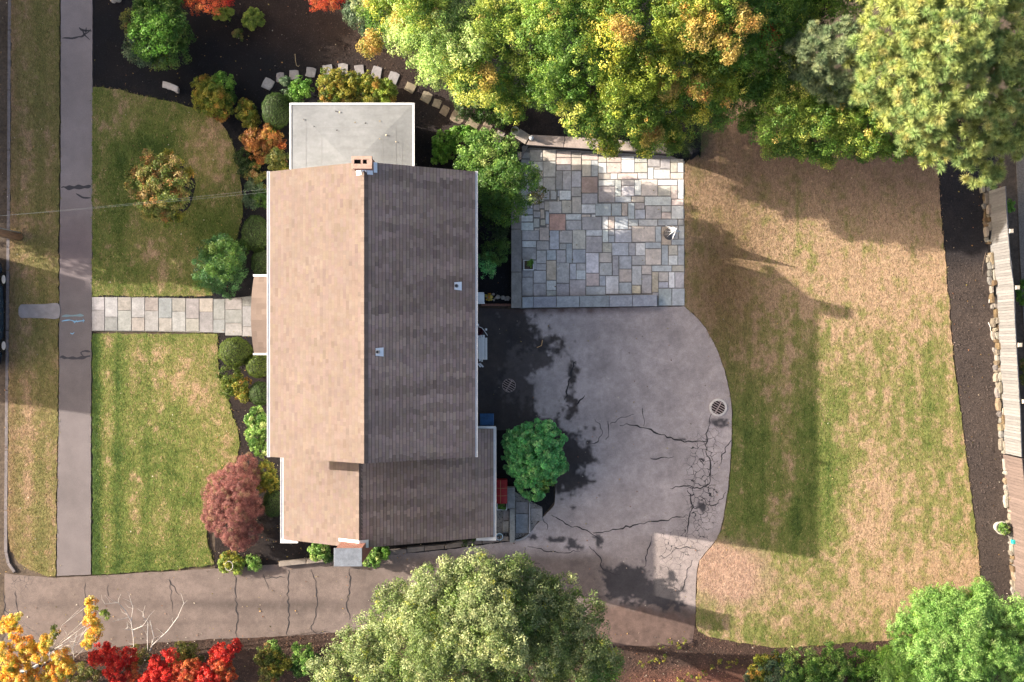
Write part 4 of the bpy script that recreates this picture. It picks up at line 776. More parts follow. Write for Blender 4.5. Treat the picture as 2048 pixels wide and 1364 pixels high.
def clip_ball(label, px, py, rx, ry, h, pal, leaf=.045, n=None, group='clipped shrubs', rough=.10, tumble=.4):
    """tightly clipped shrub: dense small leaves over a smooth dome"""
    SEED[0] += 1; r = np.random.default_rng(SEED[0]); c = P(px, py, h * .5); k = MPP * (CAM_H - h * .5) / CAM_H; t = thing('clipped_shrub', label, 'shrub', (c.x, c.y, 0), group)
    A = rx * ry * k * k * 9; n = n or int(A * 1500); d = unit(r.normal(size=(n * 2, 3))); d = d[d[:, 2] > -.6][:n]; n = len(d)
    rad = (1 + .045 * np.sin(d[:, 0] * 9 + px) * np.sin(d[:, 1] * 8 + py) + .03 * np.sin(d[:, 0] * 21 + d[:, 2] * 17) + rough * (fbm(d[:, 0] * 2.6 + px, d[:, 1] * 2.6 + d[:, 2] * 2, 3, 4) - .5)) * (1 - np.abs(r.normal(0, .055, n))) * np.where(r.random(n) < .04, r.uniform(1, 1.09, n), 1)
    p = np.array((c.x, c.y, h * .5)) + d * rad[:, None] * np.array((rx * k, ry * k, h * .5)); col = pick(pal, n, r) * r.uniform(.7, 1.35, (n, 1)) * (.82 + .4 * fbm(p[:, 0] * 5, p[:, 1] * 5, px, 3))[:, None]
    v, col = leafquads(p, unit(d + r.normal(0, tumble, (n, 3)) + np.array((0, 0, .2))), leaf * r.uniform(.7, 1.3, n), col, r, .6); link('foliage', rawmesh('foliage', v, 4, col), m_leaf, t)
    b = MB(); b.lathe(c.x, c.y, [(.001, h * .08)] + [(rx * k * .86 * math.cos(a), h * .5 + h * .43 * math.sin(a)) for a in np.linspace(-1.2, 1.5, 9)], 14); sc = ry / rx
    b.v = [(x, c.y + (y - c.y) * sc, z) for x, y, z in b.v]; b.build('inner_branches', mat('inner_twigs', (.028, .034, .016), .95, noise=[(20, .5, 1.5, U)], bump=[(30, .9, .05)]), t)
    b = MB(); b.tube([(c.x, c.y, -.05), (c.x, c.y, h * .3)], [.04, .03], 6); b.build('stem', m_bark, t); return t

# ---- big trees along the north side
gn = 'trees along the north side'
tree('maple_tree', 'large pale green maple with golden tips nearest the grey porch roof', W(930, 210) + (.3,), [L_(900, 60, 95, 6.6, 'maple_pale'), L_(818, 64, 55, 5.8, 'maple_pale'), L_(882, 118, 58, 5.4, 'maple_pale'), L_(960, 130, 80, 6.2, 'maple'), L_(945, 163, 46, 5.0, 'maple_pale'), L_(1010, 40, 70, 7.0, 'maple'), L_(1012, 186, 42, 5.2, 'maple'), L_(770, 20, 48, 5.4, 'maple_gold'), L_(1035, 215, 26, 4.8, 'maple_gold'), L_(850, -40, 90, 7.0, 'maple'), L_(740, 90, 22, 4.8, 'amber'), L_(965, 158, 24, 6.6, 'amber'), L_(800, 45, 22, 6.6, 'amber')], .24, 46, .075, group=gn, cover=1.5, bough=True, jitter=.2)
tree('maple_tree', 'tall green and gold maple overhanging the terrace wall', W(1180, 230) + (.3,), [L_(1140, 60, 105, 7.4, 'maple'), L_(1250, 90, 100, 7.2, 'maple_gold'), L_(1110, 160, 70, 6.0, 'maple_deep'), L_(1190, 190, 75, 5.8, 'maple'), L_(1260, 200, 75, 5.6, 'maple_gold'), L_(1215, 262, 38, 4.6, 'maple_gold'), L_(1300, 255, 44, 4.6, 'maple'), L_(1290, 290, 20, 4.2, 'maple_gold'), L_(1220, 296, 16, 4.2, 'maple_gold'), L_(1170, 240, 36, 5, 'maple_deep'), L_(1180, -30, 100, 7.6, 'maple'), L_(1062, 105, 58, 6.2, 'maple'), L_(1060, 25, 56, 6.8, 'maple_pale'), L_(1070, 175, 40, 5.4, 'maple_deep'), L_(1250, 60, 28, 8.6, 'amber'), L_(1300, 268, 18, 5.2, 'amber'), L_(1330, 172, 24, 6.8, 'amber')], .24, 46, .078, group=gn, cover=1.5, bough=True, jitter=.2)
tree('maple_tree', 'dark green maple with orange sprays at the head of the lawn', W(1440, 180), [L_(1370, 60, 95, 7.2, 'maple_gold'), L_(1470, 60, 85, 7.0, 'maple_deep'), L_(1400, 150, 80, 6.0, 'maple_gold'), L_(1360, 220, 55, 4.8, 'maple_gold'), L_(1450, 195, 55, 5.0, 'maple_deep'), L_(1540, 30, 60, 6.4, 'maple_deep'), L_(1500, 150, 60, 5.4, 'maple_deep'), L_(1420, 230, 34, 4.4, 'maple'), L_(1340, 285, 26, 4.0, 'maple_gold'), L_(1525, 65, 24, 6.8, 'redorange'), L_(1420, -40, 110, 7.4, 'maple'), L_(1590, 10, 50, 5.6, 'maple_deep'), L_(1620, -30, 60, 5.6, 'maple_deep'), L_(1700, -10, 50, 6.0, 'maple_deep'), L_(1560, 90, 50, 5.4, 'maple_deep'), L_(1640, 10, 45, 5.2, 'dark'), L_(1545, 190, 50, 5, 'maple_deep'), L_(1395, 60, 32, 8.2, 'amber'), L_(1450, 95, 26, 8.0, 'amber'), L_(1490, 40, 30, 8.0, 'amber'), L_(1400, 175, 24, 7.0, 'amber')], .24, 46, .078, group=gn, cover=1.5, bough=True, jitter=.2)
tree('maple_tree', 'low spreading green maple with scalloped skirt over the lawn head', W(1660, 230), [L_(1560, 230, 60, 5.4, 'maple'), L_(1640, 250, 62, 5.2, 'maple'), L_(1720, 250, 58, 5.2, 'maple'), L_(1780, 235, 60, 5.2, 'maple'), L_(1690, 285, 34, 3.8, 'maple'), L_(1600, 285, 34, 3.8, 'maple'), L_(1545, 290, 26, 3.4, 'maple'), L_(1655, 318, 14, 3.4, 'maple'), L_(1750, 295, 26, 3.6, 'maple'), L_(1600, 170, 60, 5.4, 'maple'), L_(1820, 290, 30, 3.8, 'maple_gold'), L_(1510, 250, 34, 3.8, 'maple_deep'), L_(1690, 220, 60, 4.8, 'maple_deep'), L_(1580, 265, 40, 4, 'maple_deep'), L_(1640, 290, 34, 3.8, 'maple_deep'), L_(1715, 305, 20, 3.4, 'maple_deep'), L_(1785, 300, 24, 3.6, 'maple_deep')], .22, 46, .074, group=gn, cover=1.5, bough=True, jitter=.2)
tree('pine_tree', 'grey-green pine with stubby branches between maple and large pale pine', W(1660, 190), [L_(1640, 95, 48, 7.5, 'pine_blue'), L_(1690, 75, 42, 8.2, 'pine_blue'), L_(1600, 85, 26, 6.5, 'pine_blue'), L_(1630, 150, 34, 6.4, 'pine_blue'), L_(1585, 140, 20, 5.8, 'pine_blue'), L_(1660, 175, 34, 6.0, 'pine_blue'), L_(1690, 130, 40, 7.2, 'pine_blue'), L_(1690, 195, 22, 5.6, 'pine_blue')], .24, 110, 0, pine=True, group=gn, cover=2.6)
tree('pine_tree', 'very large pale yellow-green pine in the north-east corner', W(1900, 230), [L_(1800, 60, 95, 9.5, 'pine'), L_(1900, 50, 110, 10.5, 'pine'), L_(2000, 70, 95, 9.5, 'pine'), L_(1790, 150, 85, 8.5, 'pine'), L_(1880, 160, 100, 9.5, 'pine'), L_(1980, 170, 90, 8.8, 'pine'), L_(1840, 240, 68, 7.0, 'pine'), L_(1930, 260, 70, 7.0, 'pine'), L_(2020, 250, 62, 7.0, 'pine'), L_(1870, 300, 36, 5.6, 'pine'), L_(1960, 330, 44, 5.6, 'pine'), L_(2035, 290, 30, 6, 'pine'), L_(1730, 95, 42, 8, 'pine'), L_(1725, 175, 26, 7, 'pine'), L_(1790, 215, 36, 6.5, 'pine'), L_(1985, 355, 20, 5, 'pine'), L_(1850, -20, 90, 10, 'pine')], .27, 120, 0, pine=True, group=gn, cover=2.4, r0=.22)
plant('shrub', 'dark green shrub tucked beneath the maples beside the stepping stones', 'shrub', W(960, 225) + (.35,), [L_(950, 205, 45, 1.2, 'dark'), L_(990, 222, 38, 1.1, 'green'), L_(930, 186, 24, 1.0, 'green')], .18, 40, .07, r0=.02)
plant('shrub', 'feathery dark green shrub at the corner of terrace and lawn', 'shrub', W(1385, 275), [L_(1385, 268, 40, 1.0, 'clipped'), L_(1360, 285, 26, .9, 'clipped')], .16, 50, .05, r0=.02, slim=.2)
# ---- trees and shrubs in the north-west garden
gw = 'shrubs in the front garden'
plant('shrub', 'large loose green shrub at the sidewalk end of the mulch bed', 'shrub', W(312, 85), [L_(330, 45, 46, 1.7, 'green'), L_(290, 95, 42, 1.3, 'blue_green'), L_(338, 100, 36, 1.3, 'green'), L_(275, 55, 34, 1.3, 'olive'), L_(315, 20, 44, 1.6, 'green'), L_(305, 65, 46, 1.9, 'bright'), L_(318, 112, 24, 1.0, 'olive'), L_(355, 70, 26, 1.2, 'green'), L_(310, -10, 40, 1.5, 'green')], .22, 46, .085, gw)
tree('japanese_maple', 'small red maple at the top edge left of the lime shrubs', W(415, 5), [L_(415, -12, 42, 1.6, 'redorange'), L_(385, -8, 24, 1.4, 'redorange'), L_(445, -14, 26, 1.4, 'red')], .18, 50, .07, .05, 'red maples at the top edge', slim=.3)
tree('japanese_maple', 'small red maple at the top edge beside the pale maple', W(655, 0), [L_(650, -14, 36, 1.6, 'redorange'), L_(675, -10, 22, 1.4, 'red'), L_(625, -12, 18, 1.3, 'red')], .18, 50, .07, .05, 'red maples at the top edge', slim=.3)
plant('shrub', 'pale blue-green bush at the left end of the tree row', 'shrub', W(735, 45), [L_(725, 30, 36, 1.8, 'blue_green'), L_(755, 55, 30, 1.6, 'silver_green'), L_(745, 5, 40, 2.0, 'silver_green'), L_(705, 25, 22, 1.5, 'blue_green')], .2, 46, .08, gw)
for px, py, rx, ry, lb in ((450, 29, 24, 17, 'flat lime green mound touching the red maple'), (507, 39, 26, 26, 'round lime green mound right of the flat lime mound'), (478, 70, 12, 12, 'tiny dark lime tuft below the two lime mounds')):
    plant('shrub', lb, 'shrub', W(px, py), [L_(px, py, rx * .82, .35, 'lime' if rx > 15 else 'olive', ry * .82, .3)], .10, 46, .07, gw, .012, up=.7)
plant('shrub', 'two-toned shrub, green above and golden below, at the lawn corner', 'shrub', W(428, 195), [L_(447, 166, 23, .8, 'bright'), L_(412, 182, 30, .8, 'yellow_green'), L_(438, 208, 28, .8, 'yellow_green'), L_(455, 195, 18, .6, 'green'), L_(437, 226, 16, .5, 'orange'), L_(408, 208, 18, .5, 'yellow_green'), L_(425, 190, 26, 1.1, 'yellow_green')], .15, 44, .075, gw, .02)
plant('shrub', 'yellow-green bush between the two-toned shrub and the clipped ball', 'shrub', W(497, 230), [L_(495, 222, 20, .7, 'yellow_green'), L_(502, 243, 18, .6, 'yellow_green'), L_(490, 208, 12, .5, 'yellow_green')], .14, 44, .07, gw, .02)
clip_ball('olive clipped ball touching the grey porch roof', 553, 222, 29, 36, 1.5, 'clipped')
plant('shrub', 'loose bright green bush below the third and fourth stepping stones', 'shrub', W(592, 180), [L_(600, 176, 21, .8, 'bright'), L_(575, 172, 16, .6, 'blue_green'), L_(592, 192, 20, .6, 'green')], .14, 44, .075, gw, .02)
plant('shrub', 'left bush of the yellow-green pair behind the porch', 'shrub', W(675, 180), [L_(668, 170, 30, 1.0, 'yellow_green'), L_(695, 175, 28, 1.0, 'yellow_green'), L_(660, 190, 22, .8, 'olive'), L_(690, 195, 22, .8, 'olive')], .15, 46, .08, gw, .02)
plant('shrub', 'right bush of the yellow-green pair behind the porch', 'shrub', W(750, 184), [L_(740, 172, 30, 1.0, 'yellow_green'), L_(768, 182, 26, 1.0, 'lime'), L_(745, 196, 24, .8, 'olive'), L_(775, 195, 18, .8, 'yellow_green')], .15, 46, .08, gw, .02)
plant('shrub', 'rust-orange shrub between the lawn edge and the porch', 'shrub', W(525, 290), [L_(508, 282, 24, .8, 'orange'), L_(540, 276, 22, .8, 'orange'), L_(522, 303, 22, .7, 'orange'), L_(556, 288, 14, .6, 'redorange'), L_(540, 268, 12, .9, 'yellow_green')], .14, 44, .075, gw, .02)
plant('shrub', 'yellow-green bush beside the porch below the rust-orange shrub', 'shrub', W(555, 322), [L_(550, 318, 22, .8, 'olive'), L_(562, 332, 16, .6, 'yellow_green')], .14, 44, .07, gw, .02)
plant('shrub', 'low dark green shrub spilling onto the upper lawn edge', 'shrub', W(500, 325), [L_(490, 315, 20, .4, 'dark'), L_(500, 340, 22, .4, 'dark')], .13, 44, .06, gw, .015)
plant('shrub', 'brownish orange bush against the front corner of the house', 'shrub', W(515, 350), [L_(512, 348, 18, .6, 'autumn'), L_(520, 365, 14, .6, 'olive')], .13, 40, .07, gw, .015)
plant('shrub', 'blue-green bush where the overhead wires meet the house', 'shrub', W(513, 388), [L_(508, 382, 22, .7, 'blue_green'), L_(522, 395, 20, .7, 'green'), L_(505, 402, 15, .5, 'blue_green')], .14, 44, .065, gw, .02)
tree('ornamental_tree', 'small round tree turning orange and yellow on the upper lawn', W(330, 382), [L_(318, 350, 44, 2.3, 'autumn'), L_(290, 375, 34, 1.9, 'autumn'), L_(350, 380, 36, 2.0, 'autumn'), L_(320, 405, 38, 1.8, 'autumn'), L_(345, 425, 24, 1.4, 'yellow_green'), L_(355, 350, 28, 1.8, 'yellow_green'), L_(275, 350, 22, 1.7, 'olive'), L_(322, 372, 46, 2.6, 'autumn'), L_(300, 425, 16, 1.3, 'autumn'), L_(340, 320, 18, 1.7, 'yellow_green')], .2, 46, .085, .06)
b = MB(); q = W(345, 378); b.prism([(q[0] + 1.0 * math.cos(t) * (1 + .06 * math.sin(5 * t)), q[1] + 1.15 * math.sin(t)) for t in np.linspace(0, 2 * math.pi, 28, endpoint=False)], -.02, .05, .02, (.014, .013, .015))
tag(b.build('mulch_ring', m_mulch), kind='structure')
tree('green_shrub', 'feathery emerald shrub by the entrance path', W(450, 545), [L_(435, 500, 34, 1.2, 'emerald'), L_(425, 540, 36, 1.1, 'emerald'), L_(460, 545, 34, 1.2, 'emerald'), L_(445, 520, 40, 1.6, 'green'), L_(470, 510, 24, 1.0, 'emerald'), L_(410, 560, 20, .7, 'green'), L_(455, 572, 20, .7, 'emerald')], .18, 50, .075, .04, slim=.4)
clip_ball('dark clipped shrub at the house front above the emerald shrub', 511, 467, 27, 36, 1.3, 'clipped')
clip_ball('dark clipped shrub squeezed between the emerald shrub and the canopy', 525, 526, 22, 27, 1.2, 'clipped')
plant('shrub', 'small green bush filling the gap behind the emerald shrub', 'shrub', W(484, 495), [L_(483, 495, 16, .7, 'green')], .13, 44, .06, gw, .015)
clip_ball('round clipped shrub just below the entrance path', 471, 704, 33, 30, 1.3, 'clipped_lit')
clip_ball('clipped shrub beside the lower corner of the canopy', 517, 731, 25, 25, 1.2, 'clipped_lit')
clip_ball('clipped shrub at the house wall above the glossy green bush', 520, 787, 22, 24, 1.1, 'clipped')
plant('shrub', 'loose yellow-green bush at the front lawn edge below the clipped ball', 'shrub', W(468, 765), [L_(462, 755, 22, .7, 'clipped_lit'), L_(480, 770, 22, .7, 'yellow_green'), L_(458, 780, 16, .5, 'clipped_lit'), L_(485, 788, 14, .5, 'yellow_green')], .14, 46, .065, gw, .02)
plant('shrub', 'tall glossy light green bush against the middle of the house front', 'shrub', W(517, 862), [L_(513, 838, 22, .9, 'fresh'), L_(512, 870, 22, .9, 'fresh'), L_(522, 898, 16, .7, 'fresh'), L_(525, 855, 22, 1.0, 'fresh')], .14, 40, .1, gw, .025)
tree('japanese_maple', 'broad domed burgundy maple at the corner of the front lawn', W(472, 1005), [L_(475, 965, 42, 1.5, 'burgundy'), L_(450, 1000, 40, 1.3, 'burgundy'), L_(485, 1010, 40, 1.6, 'burgundy'), L_(465, 1045, 42, 1.2, 'burgundy'), L_(495, 940, 26, 1.1, 'burgundy'), L_(440, 965, 22, 1.0, 'burgundy'), L_(432, 1030, 22, .9, 'burgundy'), L_(495, 1060, 26, 1.0, 'burgundy'), L_(470, 1005, 48, 1.8, 'burgundy'), L_(480, 1085, 18, .7, 'burgundy')], .14, 70, .06, .06, slim=.25, jitter=.12, cover=3.2)
plant('shrub', 'straggly yellow-green bush behind the burgundy maple', 'shrub', W(535, 955), [L_(530, 945, 20, 1.0, 'yellow_green'), L_(545, 962, 18, .9, 'yellow_green'), L_(522, 970, 12, .7, 'yellow_green')], .13, 40, .075, gw, .02)
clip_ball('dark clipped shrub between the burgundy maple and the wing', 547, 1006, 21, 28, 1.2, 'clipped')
plant('perennial', 'yellow-green perennials round a white hoop by the drive', 'plant', W(465, 1125), [L_(462, 1122, 20, .3, 'yellow_green'), L_(450, 1132, 12, .2, 'lime'), L_(478, 1132, 14, .25, 'lime')], .12, 36, .09, gw, .01, slim=.35)
plant('perennial', 'strappy green perennial right of the hooped plant', 'plant', W(505, 1127), [L_(503, 1125, 14, .25, 'fresh'), L_(516, 1130, 9, .2, 'fresh')], .12, 30, .11, gw, .01, slim=.2)
plant('shrub', 'green bush at the foot of the wing left of the chimney', 'shrub', W(640, 1103), [L_(640, 1102, 20, .7, 'fresh'), L_(628, 1096, 10, .6, 'fresh'), L_(652, 1112, 10, .4, 'green')], .13, 40, .08, gw, .015)
plant('shrub', 'bright green bush at the foot of the wing right of the chimney', 'shrub', W(752, 1108), [L_(750, 1112, 18, .6, 'fresh'), L_(768, 1102, 12, .6, 'bright'), L_(740, 1122, 10, .4, 'fresh')], .13, 40, .08, gw, .015)
plant('shrub', 'half hidden dark bush under the wing eave', 'shrub', W(936, 1080), [L_(936, 1080, 13, .5, 'clipped')], .12, 44, .05, gw, .015)
# ---- east side of the house
plant('shrub', 'low bright green broad-leaved bush between porch and terrace steps', 'shrub', W(905, 300) + (.2,), [L_(890, 290, 26, .9, 'bright'), L_(925, 278, 26, .9, 'bright'), L_(880, 315, 14, .7, 'bright'), L_(940, 265, 14, .8, 'fresh')], .16, 30, .13, r0=.02)
tree('leafy_tree', 'light green small-leaved tree beside the terrace steps', W(985, 350), [L_(960, 300, 42, 2.6, 'fresh'), L_(1000, 315, 42, 2.6, 'fresh'), L_(940, 330, 30, 2.2, 'green'), L_(1045, 372, 38, 3.0, 'fresh'), L_(1010, 365, 44, 3.4, 'green'), L_(980, 400, 40, 2.6, 'green'), L_(1020, 420, 34, 2.4, 'maple_deep'), L_(1075, 390, 16, 2.6, 'olive'), L_(990, 450, 28, 1.8, 'dark'), L_(1060, 345, 20, 2.8, 'fresh'), L_(965, 365, 36, 2.8, 'green')], .22, 44, .08, .07)
plant('shrub', 'dark green feathery shrub in the bed below the leafy tree', 'shrub', W(985, 515), [L_(990, 505, 24, 1.0, 'green'), L_(975, 525, 20, .8, 'jade'), L_(1005, 490, 16, .9, 'green'), L_(975, 545, 12, .6, 'jade')], .15, 44, .07, r0=.02, slim=.3)
plant('round_bush', 'large rounded emerald bush standing at the driveway corner', 'shrub', W(1072, 918), [L_(1046, 884, 34, 1.6, 'jade', rz=.75), L_(1096, 880, 32, 1.6, 'jade', rz=.75), L_(1044, 930, 30, 1.4, 'jade', rz=.7), L_(1098, 928, 33, 1.5, 'jade', rz=.7), L_(1066, 966, 30, 1.2, 'jade', rz=.6), L_(1072, 910, 48, 1.8, 'jade', rz=.8), L_(1092, 955, 22, 1.2, 'fresh', rz=.6), L_(1030, 905, 20, 1.3, 'jade', rz=.6), L_(1072, 868, 24, 1.5, 'jade', rz=.6)], .13, 44, .085, r0=.05, jitter=.10, cover=2.6)
# ---- south side
tree('crabapple_tree', 'big silvery light green tree overhanging the drive', W(930, 1240), [L_(880, 1180, 66, 8.0, 'silver_green'), L_(960, 1165, 60, 8.2, 'silver_green'), L_(1035, 1165, 56, 7.6, 'silver_green'), L_(1110, 1190, 52, 7.5, 'silver_green'), L_(1010, 1150, 34, 8.2, 'silver_green'), L_(800, 1230, 66, 7.4, 'silver_green'), L_(900, 1260, 86, 8.4, 'silver_green'), L_(1000, 1250, 86, 8.8, 'silver_green'), L_(1100, 1265, 76, 7.9, 'silver_green'), L_(730, 1290, 56, 6.8, 'silver_green'), L_(820, 1310, 80, 7.4, 'silver_green'), L_(940, 1340, 90, 7.8, 'silver_green'), L_(1060, 1340, 90, 7.6, 'silver_green'), L_(1165, 1320, 62, 7.9, 'silver_green'), L_(1160, 1230, 46, 7.8, 'silver_green'), L_(670, 1340, 46, 6.4, 'silver_green'), L_(1200, 1355, 44, 7.8, 'fresh'), L_(780, 1370, 70, 7, 'silver_green'), L_(1080, 1225, 60, 7.8, 'silver_green'), L_(950, 1215, 70, 8.6, 'silver_green'), L_(860, 1240, 60, 8, 'silver_green')], .22, 40, .075, .17, cover=1.6, bough=True, jitter=.2)
tree('leafy_shrub', 'tall bright green shrub in the south-east corner', W(1930, 1290), [L_(1850, 1205, 34, 2.6, 'spring'), L_(1975, 1215, 34, 2.8, 'spring'), L_(1805, 1265, 34, 2.2, 'spring'), L_(1800, 1340, 44, 2.2, 'spring'), L_(1960, 1180, 26, 2.6, 'spring'), L_(1840, 1340, 60, 2.6, 'spring'), L_(2030, 1230, 44, 2.6, 'spring'), L_(1900, 1190, 30, 2.6, 'spring'), L_(1880, 1225, 60, 2.6, 'spring'), L_(1940, 1250, 64, 2.8, 'spring'), L_(1990, 1290, 60, 2.6, 'spring'), L_(1860, 1290, 62, 2.4, 'spring'), L_(1930, 1330, 66, 2.4, 'spring'), L_(2030, 1330, 50, 2.2, 'spring'), L_(1830, 1240, 34, 2.0, 'spring'), L_(1800, 1320, 40, 1.8, 'bright'), L_(1950, 1195, 26, 2.2, 'spring'), L_(1900, 1370, 70, 2.2, 'green'), L_(2050, 1260, 30, 2.2, 'spring')], .17, 40, .085, .08, slim=.3, cover=1.5, bough=True, jitter=.42)
plant('shrub', 'green hedge bush along the bottom edge left of the tall shrub', 'shrub', W(1640, 1345), [L_(1600, 1340, 44, 1.1, 'fresh'), L_(1660, 1330, 40, 1.2, 'fresh'), L_(1560, 1345, 40, .9, 'blue_green'), L_(1640, 1375, 46, 1.0, 'green')], .18, 44, .08, r0=.03)
plant('shrub', 'yellowish green bush at the left tip of the bottom hedge', 'shrub', W(1530, 1340), [L_(1520, 1338, 24, .8, 'yellow_green'), L_(1545, 1318, 16, .8, 'yellow_green'), L_(1515, 1360, 24, .7, 'blue_green')], .16, 40, .08, r0=.02)
plant('shrub', 'dark green hedge bush in front of the tall south-east shrub', 'shrub', W(1735, 1340), [L_(1720, 1335, 34, 1.1, 'bright'), L_(1765, 1325, 34, 1.3, 'fresh'), L_(1740, 1370, 44, 1.0, 'dark')], .17, 44, .08, r0=.03)
gb = 'shrubs below the drive'
plant('shrub', 'reddish green shrub below the drive, left of two', 'shrub', W(545, 1318), [L_(535, 1315, 24, .9, 'olive'), L_(555, 1325, 24, .9, 'yellow_green'), L_(545, 1300, 18, .8, 'fresh'), L_(540, 1345, 22, .7, 'autumn')], .15, 40, .085, gb, .02)
plant('shrub', 'green shrub below the drive touching the silvery tree', 'shrub', W(608, 1318), [L_(605, 1310, 22, .9, 'fresh'), L_(620, 1325, 20, .8, 'fresh'), L_(602, 1335, 18, .6, 'green')], .15, 40, .085, gb, .02)
gr = 'red bushes below the drive'
plant('burning_bush', 'scarlet bush left of the bare twigs below the drive', 'shrub', W(225, 1330), [L_(205, 1305, 22, 1.6, 'red'), L_(230, 1318, 22, 1.6, 'red'), L_(258, 1310, 14, 1.5, 'red'), L_(235, 1345, 24, 1.4, 'red'), L_(190, 1320, 12, 1.4, 'red'), L_(265, 1345, 16, 1.3, 'redorange')], .13, 46, .068, gr, .03)
plant('burning_bush', 'scarlet bush with orange crown in the middle below the drive', 'shrub', W(330, 1350), [L_(315, 1330, 16, 1.7, 'red'), L_(340, 1310, 14, 1.8, 'red'), L_(330, 1350, 26, 1.6, 'red'), L_(370, 1350, 26, 1.6, 'redorange'), L_(300, 1360, 20, 1.5, 'red'), L_(385, 1335, 16, 1.7, 'redorange')], .13, 46, .068, gr, .03)
plant('burning_bush', 'scarlet bush reaching over the drive edge at the right', 'shrub', W(440, 1340), [L_(450, 1300, 20, 1.9, 'red'), L_(470, 1294, 12, 1.9, 'red'), L_(440, 1325, 20, 1.7, 'redorange'), L_(415, 1355, 30, 1.6, 'red'), L_(455, 1350, 20, 1.5, 'redorange'), L_(435, 1308, 14, 1.8, 'red')], .13, 46, .068, gr, .03)
plant('shrub', 'olive brown bush between the scarlet bushes', 'shrub', W(375, 1320), [L_(375, 1305, 22, .8, 'olive'), L_(355, 1320, 18, .7, 'autumn'), L_(392, 1318, 16, .7, 'olive')], .14, 36, .07, gb, .02)
plant('shrub', 'grey-green bush behind the leftmost scarlet bush', 'shrub', W(280, 1320), [L_(280, 1312, 18, .7, 'olive'), L_(160, 1352, 22, .6, 'olive'), L_(188, 1345, 16, .6, 'olive')], .14, 36, .07, gb, .02)
yl = [L_(px, py, rp, z, pal) for px, py, rp, z, pal in ((15, 1250, 16, 3.6, 'yellow'), (28, 1240, 12, 3.8, 'yellow'), (35, 1270, 14, 3.2, 'yellow'), (50, 1290, 16, 2.8, 'yellow'), (62, 1305, 20, 2.4, 'yellow'), (10, 1300, 14, 2.8, 'yellow'), (20, 1325, 20, 2.4, 'yellow'), (40, 1345, 24, 2.2, 'yellow'), (100, 1275, 12, 3.2, 'yellow'), (90, 1290, 13, 3.0, 'yellow'), (80, 1310, 16, 2.6, 'yellow'), (112, 1262, 8, 3.4, 'yellow_green'), (125, 1315, 18, 2.6, 'yellow'), (135, 1330, 18, 2.2, 'yellow'), (110, 1345, 22, 2.0, 'yellow'), (182, 1206, 11, 4.4, 'yellow'), (185, 1222, 11, 4.2, 'yellow'), (183, 1240, 12, 4.0, 'yellow'), (195, 1252, 12, 3.8, 'yellow'), (188, 1270, 14, 3.6, 'yellow'), (176, 1286, 11, 3.4, 'yellow'), (208, 1230, 8, 4.2, 'lime'), (70, 1360, 24, 2, 'yellow'), (10, 1360, 24, 2, 'yellow'))]
tree('golden_tree', 'golden yellow young tree with plume-like branches at the street corner', W(90, 1325), yl, .13, 52, .068, .03, bark=m_twig)
# bare pale branches
def bare(label, base, segs, r0=.026):
    t = thing('bare_sapling', label, 'sapling', (base.x, base.y, 0), 'bare saplings below the drive'); b = MB(); b.tube([(base.x, base.y, -.05), (base.x, base.y, .4)], [r0 * 1.3, r0 * 1.2], 6); b.build('trunk', m_twig, t)
    for pts in segs:
        q = [P(x, y, z) for x, y, z in pts]
        b = MB(); n = len(q); b.tube(q, [r0 * (1 - .75 * i / (n - 1)) * (1 if pts[0][2] < 1 else .6) for i in range(n)], 6); br = b.build('branch', m_twig, t)
        for i in range(n - 1):
            for _ in range(2):
                a = q[i].lerp(q[i + 1], rnd.uniform(.4, 1)); e = a + Vector((rnd.uniform(-.35, .35), rnd.uniform(-.05, .45), rnd.uniform(-.1, .3))); m_ = a.lerp(e, .5) + Vector((rnd.uniform(-.06, .06), rnd.uniform(-.06, .06), 0)); b = MB(); b.tube([a, m_, e], [.006, .0045, .002], 4); b.build('twig', m_twig, br)
bare('pale bare sapling with forked branches over the drive', P(268, 1308, 0), [[(268, 1308, .3), (267, 1275, 1.2), (262, 1242, 2.0), (250, 1220, 2.6), (235, 1205, 3.0), (210, 1208, 3.2)], [(262, 1242, 2.0), (266, 1215, 2.7), (258, 1190, 3.2)], [(265, 1260, 1.6), (285, 1252, 2.2), (294, 1240, 2.5)], [(266, 1260, 1.6), (243, 1258, 2.2)], [(255, 1235, 2.2), (225, 1243, 2.8)]])
bare('slender bare sapling leaning right over the drive', P(296, 1315, 0), [[(296, 1315, .3), (305, 1290, 1.0), (335, 1262, 1.8), (355, 1235, 2.4), (368, 1205, 3.0)], [(296, 1312, .4), (295, 1270, 1.4), (296, 1245, 2.0), (285, 1232, 2.5)], [(300, 1300, .8), (308, 1275, 1.5), (300, 1240, 2.2)]])
bare('short forked bare twig beside the golden tree', P(148, 1318, 0), [[(148, 1318, .2), (146, 1300, .9), (132, 1265, 1.8)], [(146, 1298, .9), (150, 1280, 1.4), (154, 1265, 1.8)], [(150, 1314, .3), (168, 1298, 1.0)]], .02)
# plants beyond the fence
gf = 'plants beyond the fence'
plant('shrub', 'small green plant behind the fence nearest the large pine', 'shrub', W(2019, 412), [L_(2018, 412, 8, .4, 'bright', 14)], .1, 36, .07, gf, .01)
plant('shrub', 'green plant behind the middle of the weathered fence', 'shrub', W(2042, 585), [L_(2044, 585, 12, .5, 'bright', 26)], .12, 36, .08, gf, .01)
plant('shrub', 'strappy olive plant behind the fence near its third post', 'shrub', W(2050, 745), [L_(2047, 745, 9, .5, 'olive', 24)], .12, 36, .12, gf, .01, slim=.2)
